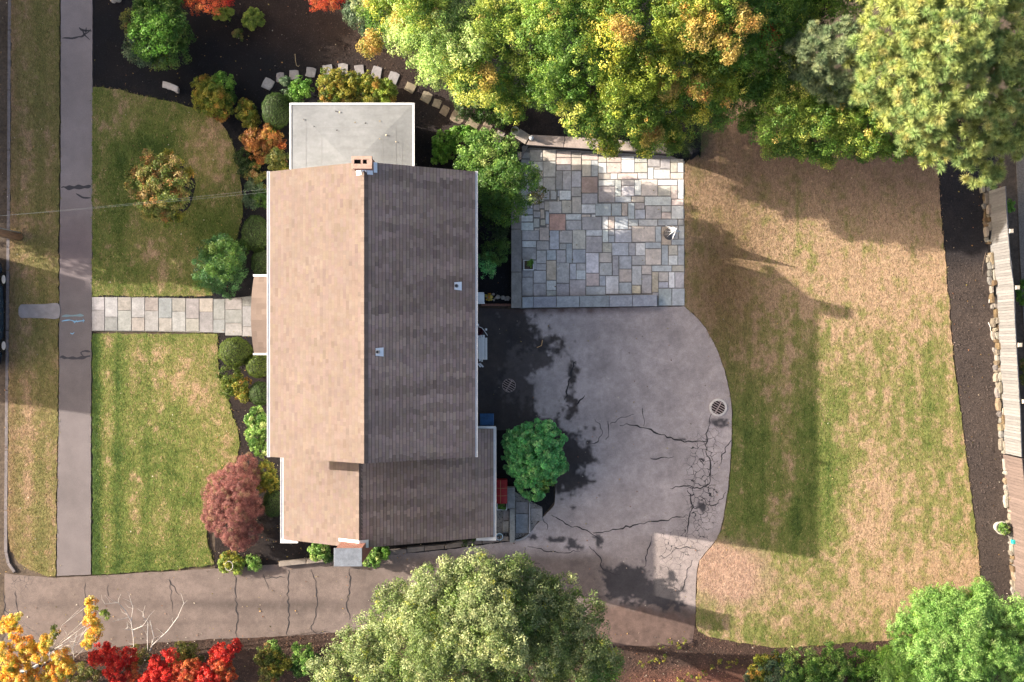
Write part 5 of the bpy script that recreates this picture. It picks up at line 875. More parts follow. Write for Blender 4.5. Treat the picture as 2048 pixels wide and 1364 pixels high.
# weeds along the lower bed
for i, (px, py, lb) in enumerate(((1340, 1285, 'sparse weeds at the dirt edge right of the silvery tree'), (1440, 1325, 'sparse yellowish weeds in the bottom bed'), (1300, 1318, 'small weeds in the bottom bed beside the silvery tree'), (1380, 1350, 'weeds growing through the red mulch at the bottom edge'))):
    plant('weeds', lb, 'weeds', W(px, py), [L_(px + dx, py + dy, 7, .12, 'yellow_green') for dx, dy in ((0, 0), (16, 6), (-18, 8), (28, -4))], .07, 14, .06, 'weeds in the bottom bed', .006, cover=.5)
# ---- across the street, outside the picture: what shades the verge and the upper lawn
gt = 'street trees outside the picture'
for i, (x, y, h) in enumerate(((-31, 22, 9.2), (-31.5, 18.9, 9.2), (-31, 15.8, 9.2), (-31.5, 12.7, 9.2), (-31, 9.8, 8.8), (-36, 24.5, 9.0))):
    c = Vector((x, y, h * .58)); lo = [(c + Vector((rnd.uniform(-1.4, 1.4), rnd.uniform(-1.6, 1.6), rnd.uniform(-3.2, 2.2))), 1.5, 1.8, 1.4, 'maple_deep') for _ in range(20)]
    tree('street_tree', ('northernmost', 'second', 'third', 'fourth', 'southernmost', 'rearmost')[i] + ' leafy tree across the street, outside the picture', (x, y, 0), lo, .5, 34, .2, .2, group=gt, cover=2.6)
# ------------------------------------------------------------------ fence, furniture, details
m_board = mat('weathered_board', objcol=True, rough=.85, noise=[(3, .82, 1.12, (1, 6, 1)), (30, .85, 1.12, U)], bump=[(30, .3, .01)])
m_rubble = mat('field_stone', objcol=True, rough=.9, noise=[(5, .7, 1.2, U), (40, .8, 1.2, U)], bump=[(14, .6, .03), (60, .4, .01)])
FL = [(2010, 372), (2015.7, 461), (2021, 530), (2027.5, 570), (2029.5, 640), (2034, 720), (2040, 820), (2043, 914)]
FL = [P(x, y, 1.8) for x, y in FL]
def along(pts):
    d = [0]
    for a, b in zip(pts, pts[1:]): d.append(d[-1] + (Vector((b[0], b[1])) - Vector((a[0], a[1]))).length)
    def at(s):
        for i in range(len(pts) - 1):
            if s <= d[i + 1] or i == len(pts) - 2:
                t = (s - d[i]) / (d[i + 1] - d[i]); return Vector(pts[i]).lerp(Vector(pts[i + 1]), t), (Vector(pts[i + 1]) - Vector(pts[i])).normalized()
    return at, d[-1]
def fence(label, pts, h, bw, c0, z0=.05):
    at, L = along(pts); t = thing('board_fence', label, 'fence', (*pts[len(pts) // 2][:2], 0), 'fences along the east side'); s = 0
    while s < L - .01:
        w = min(bw * rnd.uniform(.92, 1.08), L - s); a, d = at(s + .004); b_, _ = at(s + w - .004); nx, ny = -d.y * .011, d.x * .011
        q = MB(); q.prism([(a.x - nx, a.y - ny), (b_.x - nx, b_.y - ny), (b_.x + nx, b_.y + ny), (a.x + nx, a.y + ny)], z0, h + rnd.uniform(-.015, .015)); v = rnd.uniform(.8, 1.12)
        q.build('board', m_board, t, [c * v for c in c0]); s += w
    for z in (.35, h - .12):
        q = MB(); n = 12
        for i in range(n):
            a, d = at(L * i / n + .005); b_, _ = at(L * (i + 1) / n - .005); nx, ny = -d.y, d.x
            q.prism([(a.x + nx * .013, a.y + ny * .013), (b_.x + nx * .013, b_.y + ny * .013), (b_.x + nx * .055, b_.y + ny * .055), (a.x + nx * .055, a.y + ny * .055)], z, z + .09)
        q.build('rail', m_board, t, [c * .9 for c in c0])
    return t
f1 = fence('weathered silver-grey board fence along the east boundary', FL, 1.8, .125, (.195, .187, .180))
for px, py in ((2019.5, 462), (2032, 575), (2037, 690), (2046, 803)):
    p = P(px, py, 1.83) + Vector((.08, 0, 0)); b = MB(); b.box(p.x - .085, p.x + .085, p.y - .085, p.y + .085, -.1, 1.85, ch=.02); b.build('post', m_board, f1, (.42, .37, .30))
F2 = [P(2043.5, 917, 1.8), P(2052, 1010, 1.8), P(2061, 1110, 1.8), P(2068, 1230, 1.8)]
fence('reddish brown board fence continuing south of the grey one', F2, 1.82, .14, (.155, .115, .10))
# dry stone edging in front of the fence
dw = thing('dry_stone_wall', 'low dry stone wall of tan field stones at the foot of the fence', 'wall', (*W(1988, 640), 0))
base = [(1967, 372), (1971, 440), (1976, 500), (1981, 560), (1987, 640), (1991, 720), (1997, 800), (2005, 900), (2013, 1000), (2021, 1090), (2029, 1200)]
at, L = along([(*W(x, y), 0) for x, y in base])
for row in range(2):
    s = rnd.uniform(0, .1)
    while s < L - .1:
        w = rnd.choice((.14, .2, .28, .36, .5)) * rnd.uniform(.8, 1.2); a, d = at(min(s, L)); e, _ = at(min(s + w * .95, L)); o0 = (-.10, .0)[row] + rnd.uniform(-.05, .05); o1 = o0 + (.10, .12)[row] * rnd.uniform(.75, 1.15); nx, ny = -d.y, d.x
        if rnd.random() < .86:
            q = [(a.x + nx * o0, a.y + ny * o0), (a.lerp(e, .5).x + nx * (o0 - .03), a.lerp(e, .5).y), (e.x + nx * o0, e.y + ny * o0), (e.x + nx * o1, e.y + ny * o1), (a.lerp(e, .45).x + nx * (o1 + .03), a.lerp(e, .45).y), (a.x + nx * o1, a.y + ny * o1)]
            q = [(x + rnd.uniform(-.03, .03), y + rnd.uniform(-.035, .035)) for x, y in q]; c = np.array(rnd.choice(((.40, .34, .26), (.34, .26, .17), (.46, .42, .36), (.26, .18, .10), (.42, .36, .29), (.30, .28, .25)))) * rnd.uniform(.38, .66)
            stone('field_stone', q, -.1, rnd.uniform(.14, .34) + .05 * row, dw, c, m_rubble, .016)
        s += w
# dead sticks on the boundary bed
for i, (pts, lb) in enumerate((([(1972, 505), (1966, 530), (1964, 550)], 'dark bent stick lying on the mulch beside the upper stone wall'), ([(1977, 645), (1981, 655), (1981, 662)], 'pale crooked stick on the mulch at the middle of the stone wall'), ([(1980, 590), (1978, 606)], 'thin grey stick on the mulch by the stone wall'))):
    b = MB(); b.tube([P(x, y, .03 + .04 * (j == 1)) for j, (x, y) in enumerate(pts)], [.02, .016, .008][:len(pts)], 6); tag(b.build('stick', m_bark if i == 0 else m_twig), lb, 'stick')
b = MB(); b.tube([P(1085, 680, .03), P(1083, 691, .02), P(1074, 695, .02)], [.022, .02, .014], 6); tag(b.build('bent_stick', mat('fresh_wood', (.62, .38, .18), .8)), 'bent orange-tan stick lying on the driveway below the terrace wall', 'stick')
b = MB(); b.tube([P(590, 108, .05), P(591, 122, .35), P(593, 131, .3), P(597, 133, .28), P(599, 130, .3)], [.013, .013, .013, .013, .01], 6); tag(b.build('garden_hook', mat('tan_rod', (.34, .28, .17), .6)), 'thin bent tan rod standing in the mulch above the stepping stones', 'garden hook')
# closed garden parasol
par = thing('parasol', 'closed white garden parasol at the lawn edge of the terrace', 'parasol', (*W(1338, 468), .045))
c0 = Vector(par.location); m_canvas = mat('white_canvas', (.86, .86, .86), .8, noise=[(6, .94, 1.04, U)], trans=.1)
b = MB(); b.tube([c0, c0 + Vector((0, 0, 2.15))], [.022, .02], 10); b.build('pole', mat('parasol_pole', (.55, .53, .50), .5), par)
b = MB(); b.lathe(c0.x, c0.y, [(.001, c0.z), (.26, c0.z), (.26, c0.z + .05), (.10, c0.z + .08), (.04, c0.z + .25), (.001, c0.z + .25)], 20); b.build('base', mat('parasol_base', (.12, .11, .11), .6), par, smooth=True)
b = MB(); nf = 8; prof = [(2.12, .012, .012), (2.0, .05, .02), (1.75, .13, .03), (1.4, .24, .035), (1.05, .36, .04), (.85, .41, .045)]
for z, ro, ri in prof:
    for k in range(nf * 4):
        t = 2 * math.pi * k / (nf * 4) + .2; f = max(0, math.cos(nf * t * 1.0)) ** 1.6; q = ri + (ro - ri) * f * (.72 + .28 * math.sin(3 * t + 1)); b.v.append((c0.x + q * math.cos(t), c0.y + q * math.sin(t), c0.z + z))
N_ = nf * 4
for i in range(len(prof) - 1):
    for k in range(N_): j = (k + 1) % N_; b.f.append((i * N_ + k, i * N_ + j, (i + 1) * N_ + j, (i + 1) * N_ + k)); b.c.append(None)
b.build('canopy', m_canvas, par)
b = MB(); b.lathe(c0.x, c0.y, [(.001, c0.z + 2.24), (.022, c0.z + 2.2), (.02, c0.z + 2.12)], 10); b.build('finial', m_white, par)
# wall lantern
p = Vector((*W(1062, 282), .5)); ln = thing('lantern', 'small white garden lantern standing on the terrace wall', 'lantern', p)
b = MB(); b.lathe(p.x, p.y, [(.001, .505), (.075, .505), (.075, .53), (.03, .55), (.03, .60)], 12); b.build('base', m_white, ln)
b = MB(); b.lathe(p.x, p.y, [(.05, .60), (.075, .62), (.08, .75), (.06, .77)], 8); b.build('glass', mat('frosted_glass', (.75, .75, .72), .3), ln)
b = MB(); b.lathe(p.x, p.y, [(.10, .765), (.09, .79), (.04, .84), (.02, .88), (.001, .89)], 12); b.build('cap', m_white, ln)
# pots and planters
m_pot = mat('stone_pot', (.46, .44, .37), .85, noise=[(10, .75, 1.15, U)])
def pot(label, px, py, z0, r, h, pal, leafr, m=m_pot, dx=0, dy=0):
    x, y = W(px, py); t = thing('plant_pot', label, 'plant pot', (x, y, z0)); b = MB()
    b.lathe(x, y, [(.001, z0), (r * .72, z0), (r * .95, z0 + h * .9), (r, z0 + h * .92), (r, z0 + h), (r * .82, z0 + h), (r * .78, z0 + h * .85), (.001, z0 + h * .84)], 22); b.build('pot', m, t, smooth=False)
    r_ = np.random.default_rng(int(px)); p, n, s, c = clumps([(Vector((x + dx, y + dy, z0 + h)), leafr, leafr, leafr * .6, pal)], .07, 24, .06, r_, cover=1.6); v, c = leafquads(p, n, s, c, r_); link('foliage', rawmesh('foliage', v, 4, c), m_leaf, t)
pot('round stone pot with a small plant at the top of the terrace steps', 1030, 268, .45, .185, .3, 'olive', .09)
pot('stone pot with spilling light green plant on the boundary mulch', 1996, 1053, 0, .29, .38, 'fresh', .24, dx=.08, dy=-.03)
def boxplanter(label, px0, py0, px1, py1, z0, h, pal, lr, dx, dy):
    (x0, y1), (x1, y0) = W(px0, py0), W(px1, py1); t = thing('box_planter', label, 'planter', ((x0 + x1) / 2, (y0 + y1) / 2, z0)); w = .03
    for a in ((x0, x1, y0, y0 + w), (x0, x1, y1 - w, y1), (x0, x0 + w, y0 + w + .0005, y1 - w - .0005), (x1 - w, x1, y0 + w + .0005, y1 - w - .0005)):
        b = MB(); b.box(*a, z0, z0 + h); b.build('side_board', m_white, t)
    b = MB(); b.box(x0 + w + .001, x1 - w - .001, y0 + w + .001, y1 - w - .001, z0 + .02, z0 + h * .8); b.build('soil', m_ground, t)
    cx, cy = (x0 + x1) / 2 + dx, (y0 + y1) / 2 + dy; r_ = np.random.default_rng(int(px0)); p, n, s, c = clumps([(Vector((cx, cy, z0 + h + .05)), lr, lr, lr * .8, pal)], .08, 24, .07, r_, cover=1.5); v, c = leafquads(p, n, s, c, r_, .3); link('foliage', rawmesh('foliage', v, 4, c), m_leaf, t)
boxplanter('square white planter with a fern on the terrace', 1047, 521, 1067, 541, .048, .35, 'bright', .17, .08, .08)
boxplanter('white box planter with a green plant beside the wing', 994, 1003, 1014, 1018, .0, .35, 'bright', .15, 0, 0)
p = P(2027, 1083, .35); b = MB(); b.box(p.x - .1, p.x + .1, p.y - .09, p.y - .005, .3, .5, ch=.02); b.box(p.x - .1, p.x + .1, p.y + .005, p.y + .09, .3, .5, ch=.02); tag(b.build('teal_box', mat('teal_plastic', (.02, .30, .28), .4)), 'small teal plastic box on the stone wall near the pot', 'box')
# drain grates
m_iron = mat('rusty_iron', (.46, .37, .34), .7, noise=[(20, .6, 1.3, U)], metal=.3)
def grate(label, px, py, r, rim, z, mr):
    x, y = W(px, py); t = thing('drain_grate', label, 'drain', (x, y, 0), 'drain grates'); b = MB(); b.lathe(x, y, [(r * rim, -.03), (r * rim, z), (r * 1.0, z + .006), (r * 1.0, -.03)], 30); b.build('frame', mr, t)
    b = MB(); b.lathe(x, y, [(.001, z - .012), (r * .995, z - .012)], 30); b.build('pit', mat('drain_pit', (.015, .009, .008), .95), t)
    n = 6
    for i in range(n):
        u = (i - (n - 1) / 2) / n * 2 * r; h = math.sqrt(max(0, r * r - u * u)) * .99
        if h < .03: continue
        c, s_ = math.cos(1.05), math.sin(1.05); w = r * .05
        q = [(u - w, -h), (u + w, -h), (u + w, h), (u - w, h)]; b = MB(); b.prism([(x + a * c - d * s_, y + a * s_ + d * c) for a, d in q], z - .011, z + .004); b.build('bar', m_iron, t)
    b = MB(); c, s_ = math.cos(1.05), math.sin(1.05); q = [(-r * .98, -.018), (r * .98, -.018), (r * .98, .018), (-r * .98, .018)]; b.prism([(x + a * c - d * s_, y + a * s_ + d * c) for a, d in q], z - .0115, z + .0065); b.build('cross_bar', m_iron, t)
grate('rusty round drain grate in the damp asphalt behind the house', 1018, 771, .28, 1.06, .018, m_iron)
grate('round drain grate in a pale concrete collar at the lawn edge', 1436, 815, .30, 1.3, .05, mat('drain_collar', (.62, .57, .52), .9, noise=[(12, .75, 1.15, U)], bump=[(40, .4, .01)]))
# curved garden bench and pale stones
bn = thing('garden_bench', 'short curved pale stone bench on the mulch by the upper lawn', 'bench', (*W(347, 177), 0))
arc = [(333 + 30 * i / 8, 167 + 5.0 * (i / 8) ** 1.4 * 2.1) for i in range(9)]
b = MB(); b.prism([W(x - 1, y) for x, y in arc] + [W(x - 2 + i * -.0, y + 12.5) for i, (x, y) in reversed(list(enumerate(arc)))], .38, .46, .012); b.build('seat', m_cope, bn, (.50, .46, .43))
for px, py in ((339, 175), (356, 182)):
    x, y = W(px, py); b = MB(); b.box(x - .06, x + .06, y - .1, y + .1, 0, .379); b.build('leg', m_cope, bn, (.45, .42, .40))
for (px, py, r, lb) in ((228, -2, 8, 'pale rounded boulder at the top edge left of the large shrub'), (238, 0, 6, 'smaller pale boulder at the top edge touching its neighbour')):
    x, y = W(px, py); b = MB(); b.lathe(x, y, [(.001, .24), (r * .012, .22), (r * .02, .12), (r * .022, 0), (r * .02, -.05)], 9); b.v = [(vx + rnd.uniform(-.012, .012), vy + rnd.uniform(-.03, .03), vz) for vx, vy, vz in b.v]; tag(b.build('boulder', m_rubble, None, (.55, .48, .42)), lb, 'boulder')
b = MB(); x, y = W(465, 1126); ring = [(x + .17 * math.cos(t), y + .2 * math.sin(t), .62) for t in np.linspace(0, 2 * math.pi, 25)]; b.tube(ring, .012, 6, cap=False)
for k in (0, 8, 16): b.tube([(ring[k][0], ring[k][1], -.05), ring[k]], .007, 5)
tag(b.build('plant_hoop', m_twig), 'pale wire hoop supporting perennials at the drive edge', 'plant support')
# bin, chest, boards, bench and clutter by the house
bx0, by1 = W(960, 824); bx1, by0 = W(989, 858)
bi = thing('recycling_bin', 'blue wheeled recycling bin beside the wing roof', 'bin', ((bx0 + bx1) / 2, (by0 + by1) / 2, 0)); m_bin = mat('blue_plastic', (.025, .085, .20), .45, noise=[(6, .7, 1.4, U)])
b = MB(); b.prism([(bx0 + .06, by0 + .1), (bx1 - .05, by0 + .1), (bx1 - .05, by1 - .05), (bx0 + .06, by1 - .05)], .08, .98); b.build('body', m_bin, bi)
b = MB(); b.box(bx0 + .02, bx1 - .01, by0 + .24, by1, .985, 1.05, ch=.03); b.build('lid', m_bin, bi)
b = MB(); b.box(bx0 + .04, bx1 - .03, by0 + .04, by0 + .225, .96, 1.03, ch=.03); b.build('handle', m_bin, bi)
for y in (by0 + .2,):
    for x in (bx0 + .02, bx1 - .05):
        b = MB(); b.tube([(x, y, .12), (x + .05, y, .12)], .12, 14); b.build('wheel', m_black, bi)
rx0, ry1 = W(992, 957); rx1, ry0 = W(1014.5, 1003)
rc = thing('red_chest', 'red chest with rounded lid and tan straps beside the wing', 'chest', ((rx0 + rx1) / 2, (ry0 + ry1) / 2, 0)); m_red = mat('red_enamel', (.33, .018, .022), .5, noise=[(9, .8, 1.15, U)])
b = MB(); b.box(rx0, rx1, ry0, ry1, 0, .45); b.build('body', m_red, rc)
b = MB(); n = 7
for i in range(n):
    f = lambda q: (rx0 + (rx1 - rx0) * q, .452 + .13 * math.sin(math.pi * (.15 + .8 * q)) ** .8)
    (xa, za_), (xb, zb_) = f(i / n), f((i + 1) / n); b.face([(xa, ry0 - .01, za_), (xb, ry0 - .01, zb_), (xb, ry1 + .01, zb_), (xa, ry1 + .01, za_)]); b.face([(xa, ry0 - .01, .452), (xb, ry0 - .01, .452), (xb, ry0 - .01, zb_), (xa, ry0 - .01, za_)])
b.build('lid', m_red, rc)
m_strap = mat('tan_strap', (.50, .25, .12), .7)
for y in (ry0 + .33, ry0 + .66):
    b = MB()
    for i in range(n): (xa, za_), (xb, zb_) = f(i / n), f((i + 1) / n); b.face([(xa, y - .007, za_ + .005), (xb, y - .007, zb_ + .005), (xb, y + .007, zb_ + .005), (xa, y + .007, za_ + .005)])
    b.build('strap', m_strap, rc)
b = MB(); xa, za_ = f(.42); b.face([(xa - .008, ry0, za_ + .008), (xa + .008, ry0, za_ + .008), (xa + .008, ry1, za_ + .008), (xa - .008, ry1, za_ + .008)]); b.build('strap', m_strap, rc)
# slabs and kerbs of the small side path
sp = sheet('side_path', [(1012, 972), (1060, 1002), (1084, 1014), (1084, 1030), (1058, 1068), (1018, 1082), (990, 1082), (990, 1020)], .006, m_joint, None, 20)
for x0, y0, x1, y1, z, c in ((1031, 1003, 1057, 1026, .05, 'd'), (1031, 1027, 1057, 1066, .05, 'b'), (1061, 1016, 1085, 1042, .03, 'g'), (1006, 1020, 1018, 1040, .06, 'g'), (1006, 1041, 1018, 1066, .06, 'g')):
    stone('paving_stone', rect(x0, y0, x1, y1, .4), -.03, z, sp, FC[c])
for x0, y0, x1, y1, z, c, lb in ((1014.5, 972, 1030, 1014, .42, 'b', 'grey block step beside the red chest'), (1019, 1015, 1030, 1082, .34, 'g', 'narrow grey kerb wall left of the side path slabs'), (1057.6, 1004, 1060.6, 1066, .10, 'w', 'thin pale edging strip right of the side path slabs')):
    tag(stone('kerb_block', rect(x0, y0, x1, y1, .2), -.05, z, None, FC[c], m_cope, .01), lb, 'kerb')
b = MB(); q = [(1031 + 27 * i / 8, 1081 - 12 * (i / 8) ** 2) for i in range(9)]; b.prism([W(x, y) for x, y in q] + [W(x, y - 2.4) for x, y in q[::-1]], -.05, .12); tag(b.build('curved_edging', m_cope, None, (.42, .41, .40)), 'curved pale edging at the foot of the side path', 'edging')
x, y = W(999, 1071); b = MB(); b.lathe(x, y, [(.001, 0), (.12, 0), (.15, .28), (.16, .30), (.13, .30), (.12, .1), (.001, .09)], 18); bk = tag(b.build('bucket', mat('pale_blue_plastic', (.45, .58, .66), .4)), 'pale blue bucket in the dark corner by the wing', 'bucket')
# white slatted bench, boards, cart
bw = thing('slatted_bench', 'white slatted bench against the back wall of the house', 'bench', (*W(965, 694), 0)); X0, X1 = W(956, 0)[0], W(976, 0)[0]; Y1, Y0 = W(0, 670)[1], W(0, 719)[1]
for i in range(4):
    xa = X0 + .0 + i * .108; b = MB(); b.box(xa, xa + .092, Y0 + (.05 if i == 0 else 0), Y1 - (.12 if i == 3 else 0), .42, .45); b.build('slat', m_white, bw)
for x in (X0 + .04, X1 - .06):
    for y in (Y0 + .06, Y1 - .2): b = MB(); b.box(x - .03, x + .03, y - .03, y + .03, 0, .419); b.build('leg', m_white, bw)
for i, (x0, y0, x1, y1, z, lb) in enumerate(((959, 676, 962, 722, .47, 'longest white board lying on the slatted bench'), (963.5, 674, 966, 723, .47, 'white board nearest the bench middle, its end jutting south'))):
    b = MB(); (xa, ya), (xb, yb) = W(x0, y1), W(x1, y0); b.box(xa, xb, ya, yb, z, z + .03); tag(b.build('board', m_white), lb, 'board', 'boards on the bench')
for i, (dx, lb) in enumerate(((0, 'white lath on the ground south of the bench, left'), (5, 'white lath on the ground south of the bench, right'))):
    b = MB(); b.prism([W(953 + dx, 727), W(955.5 + dx, 725.5), W(963 + dx, 733), W(960.5 + dx, 735)], .02, .05); tag(b.build('lath', m_white), lb, 'board', 'laths by the bench')
ct = thing('garden_cart', 'garden cart with maroon tub and white handles by the back wall', 'cart', (*W(960, 661), 0)); x, y = W(958, 662)
b = MB(); b.lathe(x, y, [(.001, .25), (.12, .25), (.19, .5), (.20, .52), (.17, .5), (.11, .3), (.001, .29)], 18); b.build('tub', mat('maroon_plastic', (.07, .012, .02), .5), ct)
b = MB(); b.tube([P(957, 653, .55), P(964, 656, .56), P(969, 662, .55), P(975, 671, .45)], .014, 7); b.build('handle', m_white, ct)
b = MB(); b.tube([P(972, 657, .3), P(972, 661, .3)], .05, 10); b.build('wheel', m_white, ct)
wc = thing('garden_chair', 'white plastic chair half under the back eave', 'chair', (*W(959, 597), 0)); x, y = W(960, 597)
m_pl = mat('white_plastic', (.78, .80, .82), .4)
b = MB(); b.box(x - .2, x + .2, y - .2, y + .2, .40, .43, ch=.01); b.build('seat', m_pl, wc)
b = MB(); b.box(x - .2, x + .19, y + .201, y + .235, .40, .85, ch=.01); b.build('backrest', m_pl, wc)
b = MB(); b.box(x - .2, x + .22, y - .25, y - .205, .40, .62, ch=.01); b.build('armrest', m_pl, wc)
for sx in (-.17, .17):
    for sy in (-.17, .17): b = MB(); b.tube([(x + sx * 1.1, y + sy * 1.1, 0), (x + sx, y + sy, .399)], .018, 6); b.build('leg', m_pl, wc)
pot('pot of yellow flowers by the white chair', 979, 595, 0, .12, .3, 'yellow', .14)
rb = thing('brick_edging', 'short brick edging below the yellow flowers', 'edging', (*W(990, 610), 0))
for i in range(9): b = MB(); (xa, ya), (xb, yb) = W(962 + i * 6.7, 612), W(962 + i * 6.7 + 6.2, 607.5); b.box(xa, xb, ya, yb, -.05, .1 + rnd.uniform(-.01, .01), ch=.008); b.build('brick', m_cope, rb, (.20, .095, .07))
for i in range(10):
    px, py = rnd.uniform(985, 1020), rnd.uniform(588, 605); x, y = W(px, py); s_ = rnd.uniform(.05, .11); n = 6
    o = stone('edging_stone', [(x + s_ * math.cos(6.283 * k / n) * rnd.uniform(.7, 1.2), y + s_ * math.sin(6.283 * k / n) * rnd.uniform(.7, 1.2)) for k in range(n)], -.05, rnd.uniform(.08, .16), rb, (.26, .23, .21), m_rubble, .02)
# utility pole, wires
p = Vector((*W(39, 474), 0)); up_ = thing('utility_pole', 'wooden utility pole at the street edge of the verge', 'pole', p); m_pole = mat('pole_wood', (.22, .14, .095), .9, noise=[(6, .7, 1.3, (1, 1, .15))], bump=[(30, .4, .01)])
b = MB(); b.tube([p + Vector((0, 0, -.1)), p + Vector((0, 0, 3)), p + Vector((0, 0, 6.3))], [.175, .165, .15], 16); b.build('shaft', m_pole, up_, smooth=True)
b = MB(); b.tube([p + Vector((.0, .18, 0)), p + Vector((0, .172, 3)), p + Vector((0, .16, 6.2))], .045, 8); b.build('conduit', mat('grey_conduit', (.33, .36, .38), .5, metal=.2), up_, smooth=True)
for i in range(2):
    a = p + Vector((0, .1, 6.0 - i * .12)); e = Vector((-9.5, 5.9 + i * .12, 4.95)); q = [a.lerp(e, k / 12) - Vector((0, 0, 1.4 * (k / 12) * (1 - k / 12))) for k in range(13)]
    b = MB(); b.tube(q, .0024, 5); tag(b.build('overhead_wire', mat('wire_sheath', (.24, .26, .26), .6)), ('upper', 'lower')[i] + ' of two overhead wires running from pole to house', 'wire', 'overhead wires')
# parked car at the kerb, mostly outside the picture
cx, cy = -23.2, 1.25; car = thing('parked_car', 'dark blue parked car at the kerb, its side at the left edge', 'car', (cx, cy, -.1)); m_paint = mat('car_paint', (.012, .03, .055), .25, spec=.6)
def loft(secs, name, m, parent):
    b = MB(); n = len(secs[0])
    for s_ in secs: b.v += s_
    for i in range(len(secs) - 1):
        for k in range(n): j = (k + 1) % n; b.f.append((i * n + k, i * n + j, (i + 1) * n + j, (i + 1) * n + k)); b.c.append(None)
    b.f.append(tuple(range(n))[::-1]); b.f.append(tuple((len(secs) - 1) * n + k for k in range(n))); b.c += [None, None]; return b.build(name, m, parent, smooth=True)
def ring(y, w, z0, z1): return [(cx - w, cy + y, z0 + .1), (cx - w * .94, cy + y, z0), (cx + w * .94, cy + y, z0), (cx + w, cy + y, z0 + .1), (cx + w * 1.01, cy + y, (z0 + z1) * .55), (cx + w * .93, cy + y, z1 - .04), (cx + w * .8, cy + y, z1), (cx - w * .8, cy + y, z1), (cx - w * .93, cy + y, z1 - .04), (cx - w * 1.01, cy + y, (z0 + z1) * .55)]
loft([ring(-2.35, .62, .25, .62), ring(-2.25, .80, .12, .80), ring(-1.4, .9, .08, .88), ring(0, .92, .08, .90), ring(1.2, .91, .08, .86), ring(2.1, .84, .1, .76), ring(2.4, .66, .2, .58)], 'body', m_paint, car)
loft([ring(-1.9, .60, .80, .86), ring(-1.35, .68, .8, 1.25), ring(-.6, .70, .8, 1.36), ring(.3, .68, .8, 1.34), ring(1.2, .62, .8, .86)], 'cabin', m_glass, car)
loft([ring(-1.2, .60, 1.28, 1.33), ring(-.5, .64, 1.34, 1.39), ring(.2, .60, 1.33, 1.37)], 'roof', m_paint, car)
for sx in (-1, 1):
    for y in (-1.45, 1.45):
        b = MB(); b.tube([(cx + sx * .72, cy + y, .22), (cx + sx * .93, cy + y, .22)], .32, 18); wl = b.build('wheel', m_black, car); b = MB(); b.tube([(cx + sx * .931, cy + y, .22), (cx + sx * .94, cy + y, .22)], .19, 12); b.build('rim', m_flash, wl)
    b = MB(); b.box(cx + sx * 1.0 - .07, cx + sx * 1.0 + .07, cy + .72, cy + .9, .78, .94, ch=.03); b.build('mirror', m_paint, car)
    b = MB(); b.box(cx + sx * .6 - .12, cx + sx * .6 + .12, cy + 2.26, cy + 2.38, .50, .62, ch=.02); b.build('headlight', m_flash, car)
# small white lidded box seen through the golden tree
x, y = W(75, 1330); mb = thing('lantern_box', 'small white framed box among the golden leaves', 'lantern', (x, y, 0)); b = MB(); b.box(x - .05, x + .05, y - .05, y + .05, 0, 1.2); b.build('post', m_white, mb)
b = MB(); b.box(x - .16, x + .16, y - .16, y + .16, 1.201, 1.42, ch=.01); b.build('box', m_white, mb); b = MB(); b.box(x - .10, x + .10, y - .06, y + .12, 1.421, 1.43); b.build('glass', m_glass, mb)
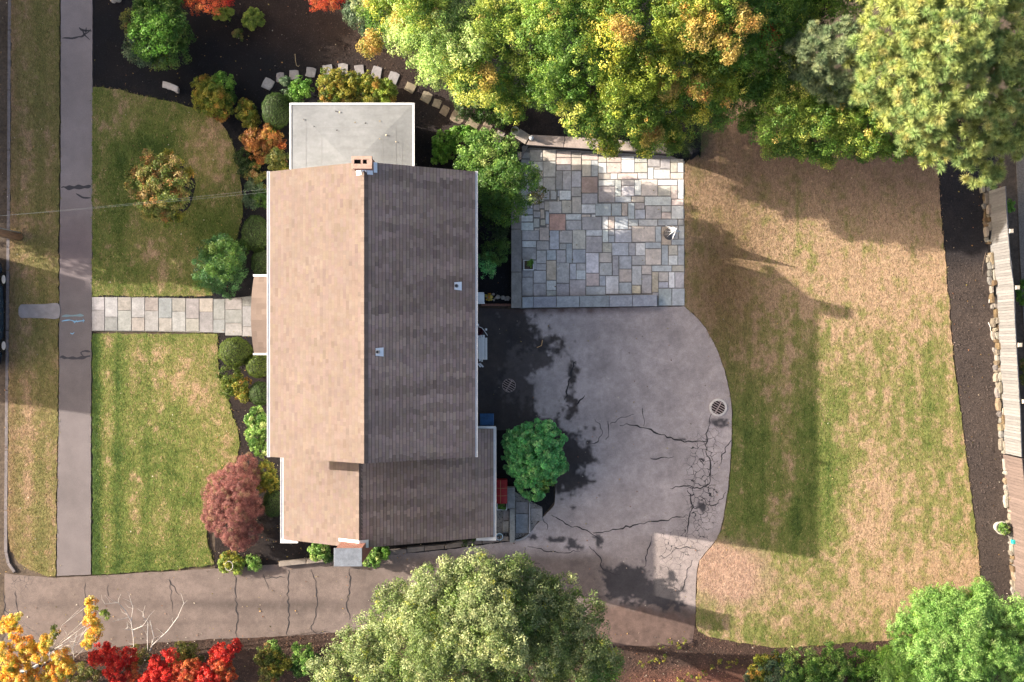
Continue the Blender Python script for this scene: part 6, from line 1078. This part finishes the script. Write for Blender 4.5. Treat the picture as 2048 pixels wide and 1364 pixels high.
# fallen leaves: a scatter nobody could count
r = np.random.default_rng(99)
def scatter(n, x0, x1, y0, y1, z): return np.stack([(r.uniform(x0, x1, n) - 1024) * MPP, (682 - r.uniform(y0, y1, n)) * MPP, np.full(n, z)], 1)
pp = np.concatenate([scatter(90, 16, 118, 0, 1140, .07), scatter(60, -10, 22, 0, 1150, .05), scatter(420, 190, 1000, 0, 600, .08), scatter(60, 190, 430, 670, 1140, .08), scatter(120, 1395, 1960, 250, 1280, .08), scatter(260, 430, 560, 660, 1130, .05), scatter(80, 560, 1000, 1080, 1130, .05), scatter(160, 960, 1460, 620, 1280, .03), scatter(140, 10, 900, 1130, 1300, .03), scatter(500, 200, 1900, 1262, 1364, .04), scatter(160, 1890, 2030, 320, 1200, .03), scatter(40, 1045, 1365, 305, 610, .06)])
n = len(pp); cl = np.array(((.62, .50, .36), (.60, .36, .12), (.45, .20, .10), (.70, .62, .50), (.50, .40, .10)))[r.integers(0, 5, n)] * r.uniform(.18, .9, (n, 1)); v, cl = leafquads(pp, unit(r.normal(0, .35, (n, 3)) + np.array((0, 0, 1))), r.uniform(.035, .085, n), cl, r, .7, .1)
tag(link('fallen_leaves', rawmesh('fallen_leaves', v, 4, cl), m_leaf), 'fallen leaves scattered over lawns, beds and paving', 'leaves', kind='stuff')
for i in range(1):
    pr = [(-8.6 + 4.2 * r.random(), 6.8 + 2.7 * r.random()) for _ in range(16)]; b = MB()
    pq = np.array([(x, y, pz(x, y) + .03) for x, y in pr]); cl = np.array(((.06, .05, .045), (.55, .45, .30)))[r.integers(0, 2, 16)]; v, cl = leafquads(pq, unit(r.normal(0, .4, (16, 3)) + np.array((0, 0, 1))), r.uniform(.06, .10, 16), cl, r, .7, .1); tag(link('roof_leaves', rawmesh('roof_leaves', v, 4, cl), m_leaf), 'few dry leaves lying on the grey porch roof', 'leaves', kind='stuff')
# house across the street, outside the picture: its ridge shades the verge and sidewalk
nb = thing('neighbour_house', 'gabled house across the street, outside the picture', 'house', (-37.4, 3.9, 0)); b = MB(); y0, y1 = 2.0, 6.6; pr = [(-41.2, -.1), (-33.6, -.1), (-33.6, 5.9), (-37.4, 7.5), (-41.2, 5.9)]
b.face([(x, y0, z) for x, z in pr]); b.face([(x, y1, z) for x, z in pr][::-1])
for i in range(5): (xa, za_), (xb, zb_) = pr[i], pr[(i + 1) % 5]; b.face([(xa, y0, za_), (xa, y1, za_), (xb, y1, zb_), (xb, y0, zb_)])
b.build('wall', m_side, nb); b = MB()
for xe in (-41.5, -33.3):
    q = [(-37.4, y0 - .2, 7.56), (xe, y0 - .2, 5.83), (xe, y1 + .2, 5.83), (-37.4, y1 + .2, 7.56)]; b.face(q, TANSH)
b.build('roof', m_shingle, nb)
